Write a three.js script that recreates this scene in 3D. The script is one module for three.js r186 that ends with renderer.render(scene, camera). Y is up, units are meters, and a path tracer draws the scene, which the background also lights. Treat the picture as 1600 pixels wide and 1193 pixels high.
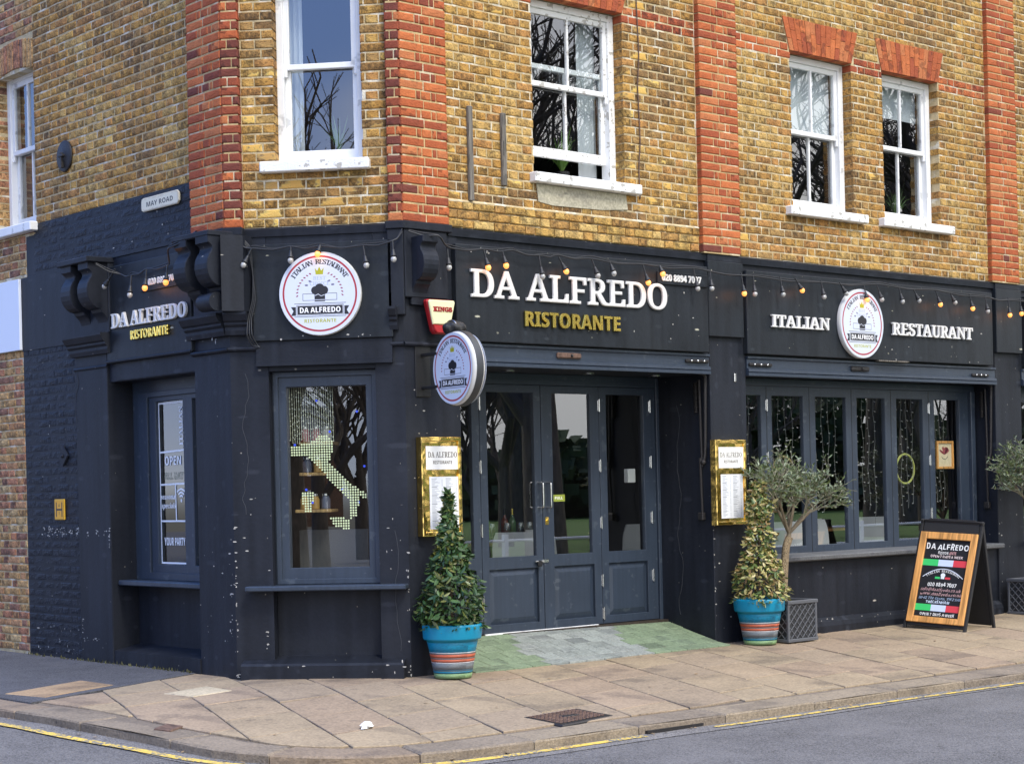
import * as THREE from 'three';
import { mergeGeometries } from 'three/addons/utils/BufferGeometryUtils.js';
import { FontLoader } from 'three/addons/loaders/FontLoader.js';
import { TextGeometry } from 'three/addons/geometries/TextGeometry.js';

// ---------------------------------------------------------------- camera, sky, sun, exposure
const scene = new THREE.Scene();
const rad = THREE.MathUtils.degToRad;
const camera = new THREE.PerspectiveCamera(23.72, 1600 / 1193, 0.1, 400);
camera.position.set(-8.812, 1.442, 11.292);
camera.rotation.set(0, rad(-41.26), rad(-1.32), 'YXZ');
camera.setViewOffset(1600, 1193, 0, -169.5, 1600, 1193);      // lens shift: the photograph's verticals stay parallel
scene.add(camera);

const renderer = new THREE.WebGLRenderer({ antialias: true });
renderer.toneMapping = THREE.LinearToneMapping;
renderer.toneMappingExposure = 1.6;
renderer.shadowMap.enabled = true;

const SUN_DIR = new THREE.Vector3(-0.10, 0.80, 0.60).normalize();
const sun = new THREE.DirectionalLight(new THREE.Color(1.0, 0.95, 0.87), 1.5);
sun.position.copy(SUN_DIR).multiplyScalar(40);
sun.castShadow = true; sun.shadow.radius = 24;
Object.assign(sun.shadow.camera, { left: -20, right: 20, top: 20, bottom: -20, near: 1, far: 90 });
scene.add(sun);

// ---------------------------------------------------------------- random numbers and noise
let seed = 7;
function srand(s) { seed = s >>> 0; }
function rnd() { seed = (seed + 0x6d2b79f5) | 0; let t = Math.imul(seed ^ (seed >>> 15), 1 | seed); t = (t + Math.imul(t ^ (t >>> 7), 61 | t)) ^ t; return ((t ^ (t >>> 14)) >>> 0) / 4294967296; }
const rr = (a, b) => a + (b - a) * rnd();
const hash = (x, y, s) => { let h = Math.imul(x, 374761393) ^ Math.imul(y, 668265263) ^ Math.imul(s, 2147483647 ^ 61); h = Math.imul(h ^ (h >>> 13), 1274126177); return ((h ^ (h >>> 16)) >>> 0) / 4294967296; };
const sm = t => t * t * (3 - 2 * t), lerp = (a, b, t) => a + (b - a) * t, clamp = (v, a = 0, b = 1) => Math.min(b, Math.max(a, v));
const step = (a, b, v) => sm(clamp((v - a) / (b - a)));
function vn(x, y, p, s, py = p) {                                         // tileable value noise, period p
  const xi = Math.floor(x), yi = Math.floor(y), fx = sm(x - xi), fy = sm(y - yi), w = (a, q) => ((a % q) + q) % q;
  const x0 = w(xi, p), x1 = w(xi + 1, p), y0 = w(yi, py), y1 = w(yi + 1, py);
  return lerp(lerp(hash(x0, y0, s), hash(x1, y0, s), fx), lerp(hash(x0, y1, s), hash(x1, y1, s), fx), fy);
}
function fbm(u, v, f, oct, s) { let a = 0, w = 0.5, n = 0; for (let i = 0; i < oct; i++) { a += w * vn(u * f, v * f, f, s + i * 17); n += w; w *= 0.5; f *= 2; } return a / n; }

// ---------------------------------------------------------------- sky: bright broken cloud over blue
{
  const W = 512, H = 256, d = new Float32Array(W * H * 4);
  for (let j = 0; j < H; j++) for (let i = 0; i < W; i++) {
    const u = (i + .5) / W, v = (j + .5) / H, el = (v - .5) * Math.PI, se = Math.sin(el);
    const t = clamp(se);
    let r = lerp(.50, .12, Math.pow(t, .45)), g = lerp(.72, .38, Math.pow(t, .45)), b = lerp(1.22, 1.25, Math.pow(t, .45));
    const q = 1 / (0.25 + Math.max(se, 0));
    let c = fbm(u + .03 * Math.sin(v * 9), v * .5 * q * .5 + .13, 6, 5, 91);
    let cov = step(.40, .60, c + .17 * Math.cos(2 * Math.PI * (u - .56)));
    const sh = lerp(1.15, 1.9, fbm(u, v, 12, 4, 37));
    r = lerp(r, sh, cov); g = lerp(g, sh * 1.0, cov); b = lerp(b, sh * 1.03, cov);
    const glow = Math.pow(Math.max(0, Math.cos(el) * (Math.cos((u - .5) * 2 * Math.PI) * SUN_DIR.x + Math.sin((u - .5) * 2 * Math.PI) * SUN_DIR.z) + se * SUN_DIR.y), 6);
    r += glow * 1.1; g += glow * 1.05; b += glow * .95;
    const hz = .75 * Math.exp(-Math.max(se, 0) * 11); r = lerp(r, 1.05, hz); g = lerp(g, 1.10, hz); b = lerp(b, 1.18, hz);
    if (se < 0) { r = g = b = .25; }
    const k = (j * W + i) * 4; d[k] = r * .88; d[k + 1] = g * .88; d[k + 2] = b * .86; d[k + 3] = 1;
  }
  const t = new THREE.DataTexture(d, W, H, THREE.RGBAFormat, THREE.FloatType);
  t.mapping = THREE.EquirectangularReflectionMapping; t.magFilter = t.minFilter = THREE.LinearFilter; t.needsUpdate = true;
  scene.background = t; scene.environment = t;
}

// ---------------------------------------------------------------- textures
const enc = v => Math.round(255 * (v <= .0031308 ? 12.92 * v : 1.055 * Math.pow(clamp(v), 1 / 2.4) - .055));
function tex(n, metres, fn, srgb = true) {                               // fn(u,v) -> [r,g,b] linear; the map covers metres x metres
  const d = new Uint8Array(n * n * 4);
  for (let j = 0; j < n; j++) for (let i = 0; i < n; i++) {
    const c = fn((i + .5) / n, (j + .5) / n), k = (j * n + i) * 4;
    for (let q = 0; q < 3; q++) d[k + q] = srgb ? enc(c[q]) : Math.round(255 * clamp(c[q]));
    d[k + 3] = 255;
  }
  const t = new THREE.DataTexture(d, n, n); t.wrapS = t.wrapT = THREE.RepeatWrapping; t.magFilter = THREE.LinearFilter; t.minFilter = THREE.LinearMipmapLinearFilter; t.generateMipmaps = true;
  if (srgb) t.colorSpace = THREE.SRGBColorSpace;
  t.repeat.set(1 / metres, 1 / metres); t.needsUpdate = true; return t;
}
const gray = f => (u, v) => { const x = f(u, v); return [x, x, x]; };
function canvasTex(w, h, draw) {
  const c = document.createElement('canvas'); c.width = w; c.height = h; const g = c.getContext('2d'); draw(g, w, h);
  const t = new THREE.CanvasTexture(c); t.colorSpace = THREE.SRGBColorSpace; t.anisotropy = 8; return t;
}
// random shapes shared by texture functions: list of [u, v, radius, strength]
function spots(n, r0, r1, s) { srand(s); const a = []; for (let i = 0; i < n; i++) a.push([rnd(), rnd(), rr(r0, r1), rr(.4, 1), rr(.4, 2.4)]); return a; }
function spotField(n, list, s) {                                          // rasterised once, tileable
  const f = new Float32Array(n * n);
  for (const [u, v, r, k, e] of list) { const R = Math.ceil(r * n * 2.6); const cx = u * n, cy = v * n;
    for (let y = -R; y <= R; y++) for (let x = -R; x <= R; x++) { const px = ((Math.round(cx + x) % n) + n) % n, py = ((Math.round(cy + y) % n) + n) % n;
      const d = Math.hypot(x / e, y * Math.sqrt(e)) / (r * n) + (hash(px, py, s) - .5) * .5; if (d < 1) f[py * n + px] = Math.max(f[py * n + px], k * step(1, .6, d)); } }
  return (u, v) => f[Math.floor(v * n) * n + Math.floor(u * n)];
}
const brickAlb = (u, v) => { let a = .64 + .75 * (fbm(u, v, 10, 5, 3) - .5) + .55 * (fbm(u, v, 44, 3, 9) - .5); const pit = fbm(u, v, 60, 2, 5); if (pit < .34) a *= .55; if (fbm(u, v, 26, 3, 71) > .62) a *= .66; return clamp(a, .12, 1); };
const T = {};
T.brick = tex(512, .62, (u, v) => { const a = brickAlb(u, v), w = fbm(u, v, 16, 3, 44); return [a, a * lerp(.9, 1.06, w), a * lerp(.8, 1.15, w)]; });
T.brickBump = tex(512, .62, gray((u, v) => .55 * fbm(u, v, 12, 4, 3) + .45 * fbm(u, v, 60, 3, 5)), false);
T.lime = tex(512, .62, (u, v) => { const a = brickAlb(u, v), m = step(.50, .62, fbm(u, v, 9, 5, 61)) * .9; return [lerp(a, 1.5, m), lerp(a, 1.9, m), lerp(a, 3.4, m)].map(x => clamp(x / 1.5)); });
T.redBrick = tex(512, .62, (u, v) => { const a = .7 + .32 * (fbm(u, v, 12, 4, 13) - .5) + .2 * (fbm(u, v, 70, 2, 19) - .5), k = fbm(u, v, 8, 4, 23) > .64 ? .62 : 1; return [a * k, a * k, a * k]; });
T.mortar = tex(512, .8, (u, v) => { const a = .7 + .5 * (fbm(u, v, 12, 5, 31) - .5) + .2 * (fbm(u, v, 90, 2, 33) - .5), m = step(.56, .68, fbm(u, v, 6, 4, 35)); return [lerp(.70, .90, m) * a, lerp(.55, .82, m) * a, lerp(.31, .64, m) * a]; });
T.fineBump = tex(512, .7, gray((u, v) => .5 * fbm(u, v, 8, 5, 3) + .5 * fbm(u, v, 80, 2, 5)), false);
const chips = spotField(1024, spots(46, .0008, .0028, 5), 7), scuff = spotField(1024, spots(70, .003, .016, 6), 8), chipsL = spotField(1024, spots(5, .003, .006, 15), 8);
T.navy = tex(1024, 2.6, (u, v) => {
  let b = 1 + .5 * (fbm(u, v, 4, 5, 11) - .5) + .42 * (vn(u * 60, v * 5, 60, 12, 5) - .5) + .22 * (fbm(u, v, 120, 2, 14) - .5);
  const dust = .25 * step(.55, .75, fbm(u, v, 5, 4, 21));
  let c = [.0150 * b + .010 * dust, .0176 * b + .010 * dust, .0248 * b + .010 * dust];
  const s = scuff(u, v) * .24; c = c.map((x, i) => lerp(x, [.07, .078, .10][i], s));
  const k = Math.max(chips(u, v), chipsL(u, v)); return c.map((x, i) => lerp(x, [.55, .5, .42][i], k * .8));
});
T.navyBump = tex(512, 1.3, gray((u, v) => .6 * fbm(u, v, 10, 5, 41) + .4 * fbm(u, v, 90, 2, 45)), false);
T.frame = tex(512, 1.5, (u, v) => { const b = 1 + .34 * (fbm(u, v, 5, 5, 51) - .5) + .2 * (vn(u * 70, v * 6, 70, 55, 6) - .5); const k = step(.72, .78, fbm(u, v, 24, 3, 57)) * .35; return [lerp(.029 * b, .10, k), lerp(.041 * b, .12, k), lerp(.062 * b, .14, k)]; });
T.white = tex(512, 1.0, (u, v) => { const a = .80 + .16 * (fbm(u, v, 6, 5, 61) - .5); const p = step(.645, .69, fbm(u * 1, v, 26, 4, 63)) * .7; return [lerp(a, .30, p), lerp(a, .27, p), lerp(a * .98, .22, p)]; });
T.whiteClean = tex(256, 1.0, (u, v) => { const a = .80 + .14 * (fbm(u, v, 6, 5, 65) - .5) - .25 * step(.7, .8, fbm(u, v, 9, 4, 66)); return [a, a, a * .99]; });
const gum = spotField(1024, spots(60, .003, .012, 25), 9);
T.slab = tex(1024, 2.3, (u, v) => { const a = .70 + .30 * (fbm(u, v, 6, 5, 71) - .5) + .45 * (fbm(u, v, 170, 2, 73) - .5); const st = step(.60, .75, fbm(u, v, 7, 5, 75)) * .26 + gum(u, v) * .38; return [a * (1 - st), a * (1 - st), a * (1 - st * .9)]; });
T.asphalt = tex(1024, 1.6, (u, v) => { const n = fbm(u, v, 200, 2, 81); let a = .72 + .42 * (fbm(u, v, 5, 5, 83) - .5) + 1.1 * (n - .5); const hs = hash(Math.floor(u * 260), Math.floor(v * 260), 5); if (hs > .988) a += .6; if (hs < .03) a *= .6; const cr = Math.abs(fbm(u, v, 5, 4, 87) - .5) < .006 ? .72 : 1; return [a * cr, a * cr, a * cr * 1.02]; });
T.yellow = tex(512, .9, (u, v) => { const n = fbm(u, v, 60, 3, 131) * .55 + fbm(u, v, 8, 4, 133) * .45, w = step(.50, .60, n), a = .85 + .3 * (fbm(u, v, 30, 2, 135) - .5); return [lerp(.80 * a, .17, w), lerp(.56 * a, .165, w), lerp(.10 * a, .15, w)]; });
T.asphaltBump = tex(512, .8, gray((u, v) => fbm(u, v, 110, 2, 81)), false);
const woodF = (u, v, s) => { const g = vn(u * 40 + 2 * fbm(u, v, 4, 3, s), v * 3, 40, s, 3); return .72 + .5 * (g - .5) + .3 * (vn(u * 160, v * 6, 160, s + 1, 6) - .5); };
T.wood = tex(512, .7, (u, v) => { const a = woodF(u, v, 91); return [a, a * .97, a * .92]; });
T.oldWood = tex(512, .5, (u, v) => { const a = woodF(u, v, 95) * .95 - .4 * step(.62, .7, vn(u * 60, v * 4, 60, 97, 4)); return [a, a, a]; });
T.bark = tex(256, .3, (u, v) => { const a = .7 + .7 * (vn(u * 22, v * 8, 22, 98, 8) - .5) + .3 * (fbm(u, v, 30, 3, 99) - .5); return [a, a, a]; });
T.grass = tex(512, 3, (u, v) => { const a = .7 + .6 * (fbm(u, v, 9, 5, 101) - .5) + .5 * (fbm(u, v, 120, 2, 103) - .5); return [a, a, a * .9]; });
T.ripple = tex(256, .5, gray((u, v) => fbm(u + .05 * Math.sin(6.283 * v), v, 6, 2, 111)), false);

// ---------------------------------------------------------------- materials
const std = (o) => new THREE.MeshStandardMaterial({ roughness: .85, metalness: 0, ...o });
const rgb = (r, g, b) => new THREE.Color().setRGB(r, g, b);
const M = {};
M.navy = new THREE.MeshPhysicalMaterial({ map: T.navy, bumpMap: T.navyBump, bumpScale: .0014, roughness: .5, specularIntensity: .45 });
M.navyFascia = new THREE.MeshPhysicalMaterial({ color: rgb(1.05, 1.1, 1.0), map: T.navy, bumpMap: T.navyBump, bumpScale: .0012, roughness: .45, specularIntensity: .5 });
M.frame = std({ map: T.frame, bumpMap: T.fineBump, bumpScale: .001, roughness: .40 });
M.white = std({ map: T.white, bumpMap: T.fineBump, bumpScale: .004, roughness: .6 });
M.whiteClean = std({ map: T.whiteClean, bumpMap: T.fineBump, bumpScale: .001, roughness: .45 });
M.mortar = std({ map: T.mortar, bumpMap: T.fineBump, bumpScale: .008 });
M.mortarRed = std({ color: rgb(.95, .88, .75), map: T.mortar, bumpMap: T.fineBump, bumpScale: .006 });
M.mortarRight = std({ color: rgb(.78, .76, .66), map: T.mortar, bumpMap: T.fineBump, bumpScale: .008 });
M.glass = new THREE.MeshPhysicalMaterial({ color: rgb(.93, .96, .95), transmission: 1, thickness: 0, roughness: .0, ior: 2.5, metalness: 0 });
M.glassUp = new THREE.MeshPhysicalMaterial({ color: rgb(.90, .94, .95), transmission: 1, thickness: 0, roughness: .0, ior: 2.5, metalness: 0 });
M.chrome = std({ color: rgb(.72, .72, .70), metalness: 1, roughness: .22 });
M.brass = std({ color: rgb(.80, .56, .17), metalness: 1, roughness: .2, bumpMap: T.ripple, bumpScale: .016 });
M.goldLetter = std({ color: rgb(.80, .60, .14), metalness: 1, roughness: .22 });
M.letter = std({ color: rgb(.70, .69, .665), roughness: .4 });
M.black = std({ color: rgb(.012, .012, .013), roughness: .45 });
M.blackMatt = std({ color: rgb(.015, .015, .016), roughness: .8, bumpMap: T.fineBump, bumpScale: .002 });
M.iron = std({ color: rgb(.045, .042, .042), metalness: .6, roughness: .5, bumpMap: T.fineBump, bumpScale: .003 });
M.rust = std({ color: rgb(.17, .10, .07), roughness: .8, map: T.bark });
M.slate = std({ color: rgb(.17, .175, .18), map: T.slab, bumpMap: T.fineBump, bumpScale: .002, roughness: .6 });
M.wood = std({ color: rgb(.92, .46, .14), map: T.wood, roughness: .45 });
M.tableWood = std({ color: rgb(.40, .19, .07), map: T.wood, roughness: .5 });
M.oldWood = std({ color: rgb(.24, .215, .18), map: T.oldWood, bumpMap: T.oldWood, bumpScale: .004 });
M.chair = std({ color: rgb(.62, .63, .64), roughness: .5 });
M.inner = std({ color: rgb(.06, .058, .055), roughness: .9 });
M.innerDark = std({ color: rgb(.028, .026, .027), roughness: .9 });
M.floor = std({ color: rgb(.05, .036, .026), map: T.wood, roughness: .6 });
M.cloth = new THREE.MeshPhysicalMaterial({ color: rgb(.82, .83, .80), roughness: 1, transmission: .3, thickness: 0 });
M.paper = std({ color: rgb(.82, .82, .80), roughness: .7 });
const stockTones = [[.62, .34, .075], [.68, .41, .105], [.50, .26, .062], [.38, .20, .062], [.57, .30, .062], [.25, .14, .058], [.72, .47, .15], [.60, .29, .085], [.45, .27, .095]];
for (const t of stockTones) { const m = [.545, .315, .086]; for (let k = 0; k < 3; k++) t[k] = lerp(t[k], m[k], .28); }
const redTones = [[.62, .155, .045], [.70, .195, .058], [.55, .13, .040], [.66, .215, .075], [.46, .10, .036]];
const dirtyRed = [[.30, .065, .032], [.38, .085, .035], [.22, .055, .035]];
const pinkTones = [[.66, .40, .16], [.62, .33, .15], [.56, .25, .13], [.70, .48, .22], [.60, .36, .14], [.38, .19, .12]];
const bmat = (t, map) => { const m = std({ color: rgb(...t), map, bumpMap: T.brickBump, bumpScale: .009, roughness: .9 }); return m; };
M.stock = stockTones.map(t => bmat(t, T.brick));
M.stockLime = stockTones.slice(0, 5).map(t => bmat(t.map(x => x * 1.15), T.lime));
M.stockLow = [[.70, .44, .12], [.66, .38, .10], [.74, .50, .17], [.60, .34, .10]].map(t => bmat(t, T.brick));
M.red = redTones.map(t => bmat(t, T.redBrick));
M.dirtyRed = dirtyRed.map(t => bmat(t, T.redBrick));
M.pink = pinkTones.map(t => bmat(t, T.brick));
M.navyBrick = [new THREE.MeshPhysicalMaterial({ color: rgb(1.0, 1.0, 1.03), specularIntensity: .45, map: T.navy, bumpMap: T.brickBump, bumpScale: .010, roughness: .5 })];
M.brickStuff = std({ vertexColors: true, map: T.brick, bumpMap: T.brickBump, bumpScale: .009, roughness: .9 });
M.redStuff = std({ vertexColors: true, map: T.redBrick, bumpMap: T.brickBump, bumpScale: .007, roughness: .9 });
const tones = { stock: stockTones, red: redTones, dirtyRed, pink: pinkTones };

// ---------------------------------------------------------------- geometry helpers
const used = new Map();
function numbered(n) { const k = used.get(n) || 0; used.set(n, k + 1); return k ? n + '_' + String(k).padStart(3, '0') : n; }
function shade(o) { o.castShadow = true; o.receiveShadow = true; return o; }
function add(name, geo, mat, parent, label) { const m = shade(new THREE.Mesh(geo, mat)); m.name = name; if (label) m.userData.label = label; parent.add(m); return m; }
function grp(name, parent, frame) { const g = new THREE.Group(); g.name = name; if (frame) setFrame(g, frame); parent.add(g); return g; }
function thing(name, label, category, group) { const g = new THREE.Group(); g.name = numbered(name); g.userData = { label, category }; if (group) g.userData.group = group; scene.add(g); return g; }
function struct(name, geo, mat, label) { const m = shade(new THREE.Mesh(geo, mat)); m.name = numbered(name); m.userData = { kind: 'structure', label }; scene.add(m); return m; }
const FR = { p: [0, 0, 0], r: 0 }, FC = { p: [0, 0, 0], r: rad(-48.6) }, FL = { p: [-.93, 0, 0], r: rad(-90) };   // front, corner and side facades: x along, y up, z outward
function setFrame(g, f) { g.position.set(...f.p); g.rotation.y = f.r; return g; }
const toWorld = (f, u, y, n) => new THREE.Vector3(u, y, n).applyAxisAngle(new THREE.Vector3(0, 1, 0), f.r).add(new THREE.Vector3(...f.p));
function uvBox(g, k = 1, off = 0) {                                        // uv in metres by the face's direction
  if (g.index) g = g.toNonIndexed();
  g.computeVertexNormals();
  const p = g.attributes.position, n = g.attributes.normal, uv = new Float32Array(p.count * 2);
  for (let i = 0; i < p.count; i++) { const ax = Math.abs(n.getX(i)), ay = Math.abs(n.getY(i)), az = Math.abs(n.getZ(i));
    let a, b; if (ay >= ax && ay >= az) { a = p.getX(i); b = p.getZ(i); } else if (ax >= az) { a = p.getZ(i); b = p.getY(i); } else { a = p.getX(i); b = p.getY(i); }
    uv[i * 2] = a * k + off; uv[i * 2 + 1] = b * k + off * .7; }
  g.setAttribute('uv', new THREE.BufferAttribute(uv, 2)); return g;
}
function cbox(x0, x1, y0, y1, z0, z1, c = .004) {                          // chamfered box
  c = Math.min(c, (x1 - x0) / 3, (y1 - y0) / 3, (z1 - z0) / 3);
  const X = [x0, x1], Y = [y0, y1], Z = [z0, z1], P = [], s = [1, -1];
  const v = (i, j, k, a) => [X[i] + (a === 0 ? 0 : s[i] * c), Y[j] + (a === 1 ? 0 : s[j] * c), Z[k] + (a === 2 ? 0 : s[k] * c)];
  const cx = (x0 + x1) / 2, cy = (y0 + y1) / 2, cz = (z0 + z1) / 2;
  const tri = (a, b, d) => { const e = [b[0] - a[0], b[1] - a[1], b[2] - a[2]], f = [d[0] - a[0], d[1] - a[1], d[2] - a[2]], n = [e[1] * f[2] - e[2] * f[1], e[2] * f[0] - e[0] * f[2], e[0] * f[1] - e[1] * f[0]];
    const o = n[0] * ((a[0] + b[0] + d[0]) / 3 - cx) + n[1] * ((a[1] + b[1] + d[1]) / 3 - cy) + n[2] * ((a[2] + b[2] + d[2]) / 3 - cz); o < 0 ? P.push(...a, ...d, ...b) : P.push(...a, ...b, ...d); };
  const quad = (a, b, d, e) => { tri(a, b, d); tri(a, d, e); };
  for (const i of [0, 1]) { quad(v(i, 0, 0, 0), v(i, 1, 0, 0), v(i, 1, 1, 0), v(i, 0, 1, 0)); quad(v(0, i, 0, 1), v(1, i, 0, 1), v(1, i, 1, 1), v(0, i, 1, 1)); quad(v(0, 0, i, 2), v(1, 0, i, 2), v(1, 1, i, 2), v(0, 1, i, 2)); }
  for (const i of [0, 1]) for (const j of [0, 1]) {
    quad(v(i, j, 0, 0), v(i, j, 1, 0), v(i, j, 1, 1), v(i, j, 0, 1)); quad(v(i, 0, j, 0), v(i, 1, j, 0), v(i, 1, j, 2), v(i, 0, j, 2)); quad(v(0, i, j, 1), v(1, i, j, 1), v(1, i, j, 2), v(0, i, j, 2));
    for (const k of [0, 1]) tri(v(i, j, k, 0), v(i, j, k, 1), v(i, j, k, 2));
  }
  const g = new THREE.BufferGeometry(); g.setAttribute('position', new THREE.Float32BufferAttribute(P, 3)); return uvBox(g);
}
const merge = a => mergeGeometries(a.map(g => { g = g.index ? g.toNonIndexed() : g; for (const k of Object.keys(g.attributes)) if (!['position', 'normal', 'uv', 'color'].includes(k)) g.deleteAttribute(k); return g; }));
function shapeOf(pts) { const s = new THREE.Shape(); pts.forEach(([x, y], i) => i ? s.lineTo(x, y) : s.moveTo(x, y)); s.closePath(); return s; }
const rectPts = (x0, x1, y0, y1) => [[x0, y0], [x1, y0], [x1, y1], [x0, y1]];
function slabShape(outer, holes, z0, z1, bevel = 0) {                      // outline in x-y with holes, from z0 to z1
  const s = shapeOf(outer); for (const h of holes) s.holes.push(shapeOf(h));
  const g = new THREE.ExtrudeGeometry(s, { depth: z1 - z0 - 2 * bevel, bevelEnabled: bevel > 0, bevelThickness: bevel, bevelSize: bevel, bevelOffset: -bevel, bevelSegments: 1, curveSegments: 10 });
  g.translate(0, 0, z0 + bevel); return uvBox(g);
}
function plan(pts, y0, y1) { const g = new THREE.ExtrudeGeometry(shapeOf(pts.map(([x, z]) => [x, -z])), { depth: y1 - y0, bevelEnabled: false }); g.rotateX(-Math.PI / 2); g.translate(0, y0, 0); return uvBox(g); }
function tube(pts, r, seg = 6, n = 0, closed = false) { const c = new THREE.CatmullRomCurve3(pts.map(p => p.isVector3 ? p : new THREE.Vector3(...p)), closed, 'catmullrom', .3); return new THREE.TubeGeometry(c, n || pts.length * 6, r, seg, closed); }
function bar(a, b, r0, r1 = r0, seg = 7) { const A = new THREE.Vector3(...a), B = new THREE.Vector3(...b), d = B.clone().sub(A), g = new THREE.CylinderGeometry(r1, r0, d.length(), seg, 1); g.applyQuaternion(new THREE.Quaternion().setFromUnitVectors(new THREE.Vector3(0, 1, 0), d.normalize())); g.translate((A.x + B.x) / 2, (A.y + B.y) / 2, (A.z + B.z) / 2); return g; }
function profile(pts, len, x0) {                                           // moulding: (out, y) profile run along x
  const g = new THREE.ExtrudeGeometry(shapeOf(pts.map(([n, y]) => [-n, y])), { depth: len, bevelEnabled: false }); g.rotateY(Math.PI / 2); g.translate(x0, 0, 0); return uvBox(g);
}
const font = {}; for (const [k, f] of [['serif', 'droid_serif_bold'], ['sans', 'droid_sans_bold'], ['serifR', 'droid_serif_regular']]) font[k] = await new FontLoader().loadAsync('fonts/droid/' + f + '.typeface.json');
function lettering(parent, text, f, x0, x1, y, cap, z0, depth, mat, fat = .0025) {      // one mesh per letter, spread from x0 to x1
  const F = font[f], s = cap / .992, adv = ch => F.data.glyphs[ch].ha * s / F.data.resolution;
  let tot = 0; for (const ch of text) tot += adv(ch); const k = (x1 - x0) / tot; let x = x0;
  for (const ch of text) { const w = adv(ch) * k; if (ch !== ' ') { const g = new TextGeometry(ch, { font: F, size: s, depth: depth - .004, curveSegments: 5, bevelEnabled: true, bevelThickness: .004, bevelSize: fat, bevelSegments: 1 });
      g.scale(k, 1, 1); g.translate(x, y, z0); add('letter', g, mat, parent); } x += w; }
}

// ---------------------------------------------------------------- ground
const fallY = z => -.04 * Math.max(z, 0);                                  // pavement falls towards the kerb
const roadY = z => -.068 - .04 * clamp(z, 0, 2.9);
function sheet(name, mat, x0, x1, z0, z1, nx, nz, fy, label) {
  const g = new THREE.PlaneGeometry(x1 - x0, z1 - z0, nx, nz); g.rotateX(-Math.PI / 2); g.translate((x0 + x1) / 2, 0, (z0 + z1) / 2);
  const p = g.attributes.position; for (let i = 0; i < p.count; i++) p.setY(i, fy(p.getZ(i), p.getX(i))); const q = uvBox(g); return struct(name, q, mat, label);
}
M.asphalt = std({ color: rgb(.180, .171, .164), map: T.asphalt, bumpMap: T.asphaltBump, bumpScale: .006, roughness: .9 });
M.asphaltOld = std({ color: rgb(.115, .113, .118), map: T.asphalt, bumpMap: T.asphaltBump, bumpScale: .006, roughness: .9 });
M.gutter = std({ color: rgb(.24, .225, .21), map: T.asphalt, bumpMap: T.asphaltBump, bumpScale: .004, roughness: .9 });
sheet('road', M.asphalt, -70, 70, -60, 34, 1, 94, z => roadY(z), 'grey asphalt road curving round the corner of the pavement');
M.grass = std({ color: rgb(.14, .25, .05), map: T.grass, bumpMap: T.fineBump, bumpScale: .02 });
struct('lawn', plan([[1.5, 8.2], [110, 8.2], [110, 120], [-22, 120], [-22, 34], [1.5, 16]], -.4, -.1), M.grass, 'green lawn across the road seen mirrored in the glass');

// kerb line (outer edge), from the side street round the corner and along the front
const kerbCurve = new THREE.CatmullRomCurve3([[-3.16, -9], [-3.16, -4], [-3.13, -1], [-3.09, .15], [-2.99, 1.1], [-2.93, 1.85], [-2.72, 2.32], [-2.38, 2.63], [-1.92, 2.79], [-1.44, 2.84], [-.32, 2.86], [.84, 2.91], [2.31, 2.92], [3.93, 2.97], [7, 3.05], [12, 3.2]].map(([x, z]) => new THREE.Vector3(x, 0, z)), false, 'centripetal');
const kerbLen = kerbCurve.getLength();
const kerbAt = (s, off) => { const t = clamp(s / kerbLen), p = kerbCurve.getPointAt(t), d = kerbCurve.getTangentAt(t); return [p.x + d.z * off, p.z - d.x * off]; };   // off > 0: towards the building
M.slabs = [[.53, .405, .258], [.53, .392, .262], [.55, .42, .265], [.515, .378, .250], [.545, .41, .265], [.53, .41, .262], [.505, .385, .258]].map(c => std({ color: rgb(...c.map(x => x * .80)), map: T.slab, bumpMap: T.fineBump, bumpScale: .003, roughness: .9 }));
M.kerb = [[.34, .265, .185], [.32, .24, .165], [.30, .24, .175], [.35, .28, .195]].map(c => std({ color: rgb(...c), map: T.slab, bumpMap: T.fineBump, bumpScale: .006, roughness: .92 }));
M.joint = std({ color: rgb(.24, .19, .14), map: T.slab, roughness: 1 });
const innerKerb = []; for (let s = 0; s <= kerbLen; s += .25) innerKerb.push(kerbAt(s, .31));
// bedding under the slabs
{
  const pts = [...innerKerb.map(([x, z]) => [x, z]), [12, -2.2], [-.9, -2.2], [-.9, -9]];
  const g = new THREE.ShapeGeometry(shapeOf(pts.map(([x, z]) => [x, -z]))); g.rotateX(-Math.PI / 2);
  const p = g.attributes.position; for (let i = 0; i < p.count; i++) p.setY(i, fallY(p.getZ(i)) - .013);
  // the sheet follows the fall only if it has vertices on the wall line; add it as two pieces
  const front = pts.map(([x, z]) => [x, Math.max(z, 0)]), back = pts.map(([x, z]) => [x, Math.min(z, 0)]);
  const piece = q => { const s = new THREE.ShapeGeometry(shapeOf(q.map(([x, z]) => [x, -z]))); s.rotateX(-Math.PI / 2); const a = s.attributes.position; for (let i = 0; i < a.count; i++) a.setY(i, fallY(a.getZ(i)) - .013); return uvBox(s); };
  struct('pavement', merge([piece(front), piece(back)]), M.joint, 'pavement of buff and pink slabs running round the corner building');
}
const pavement = scene.children[scene.children.length - 1];
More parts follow.
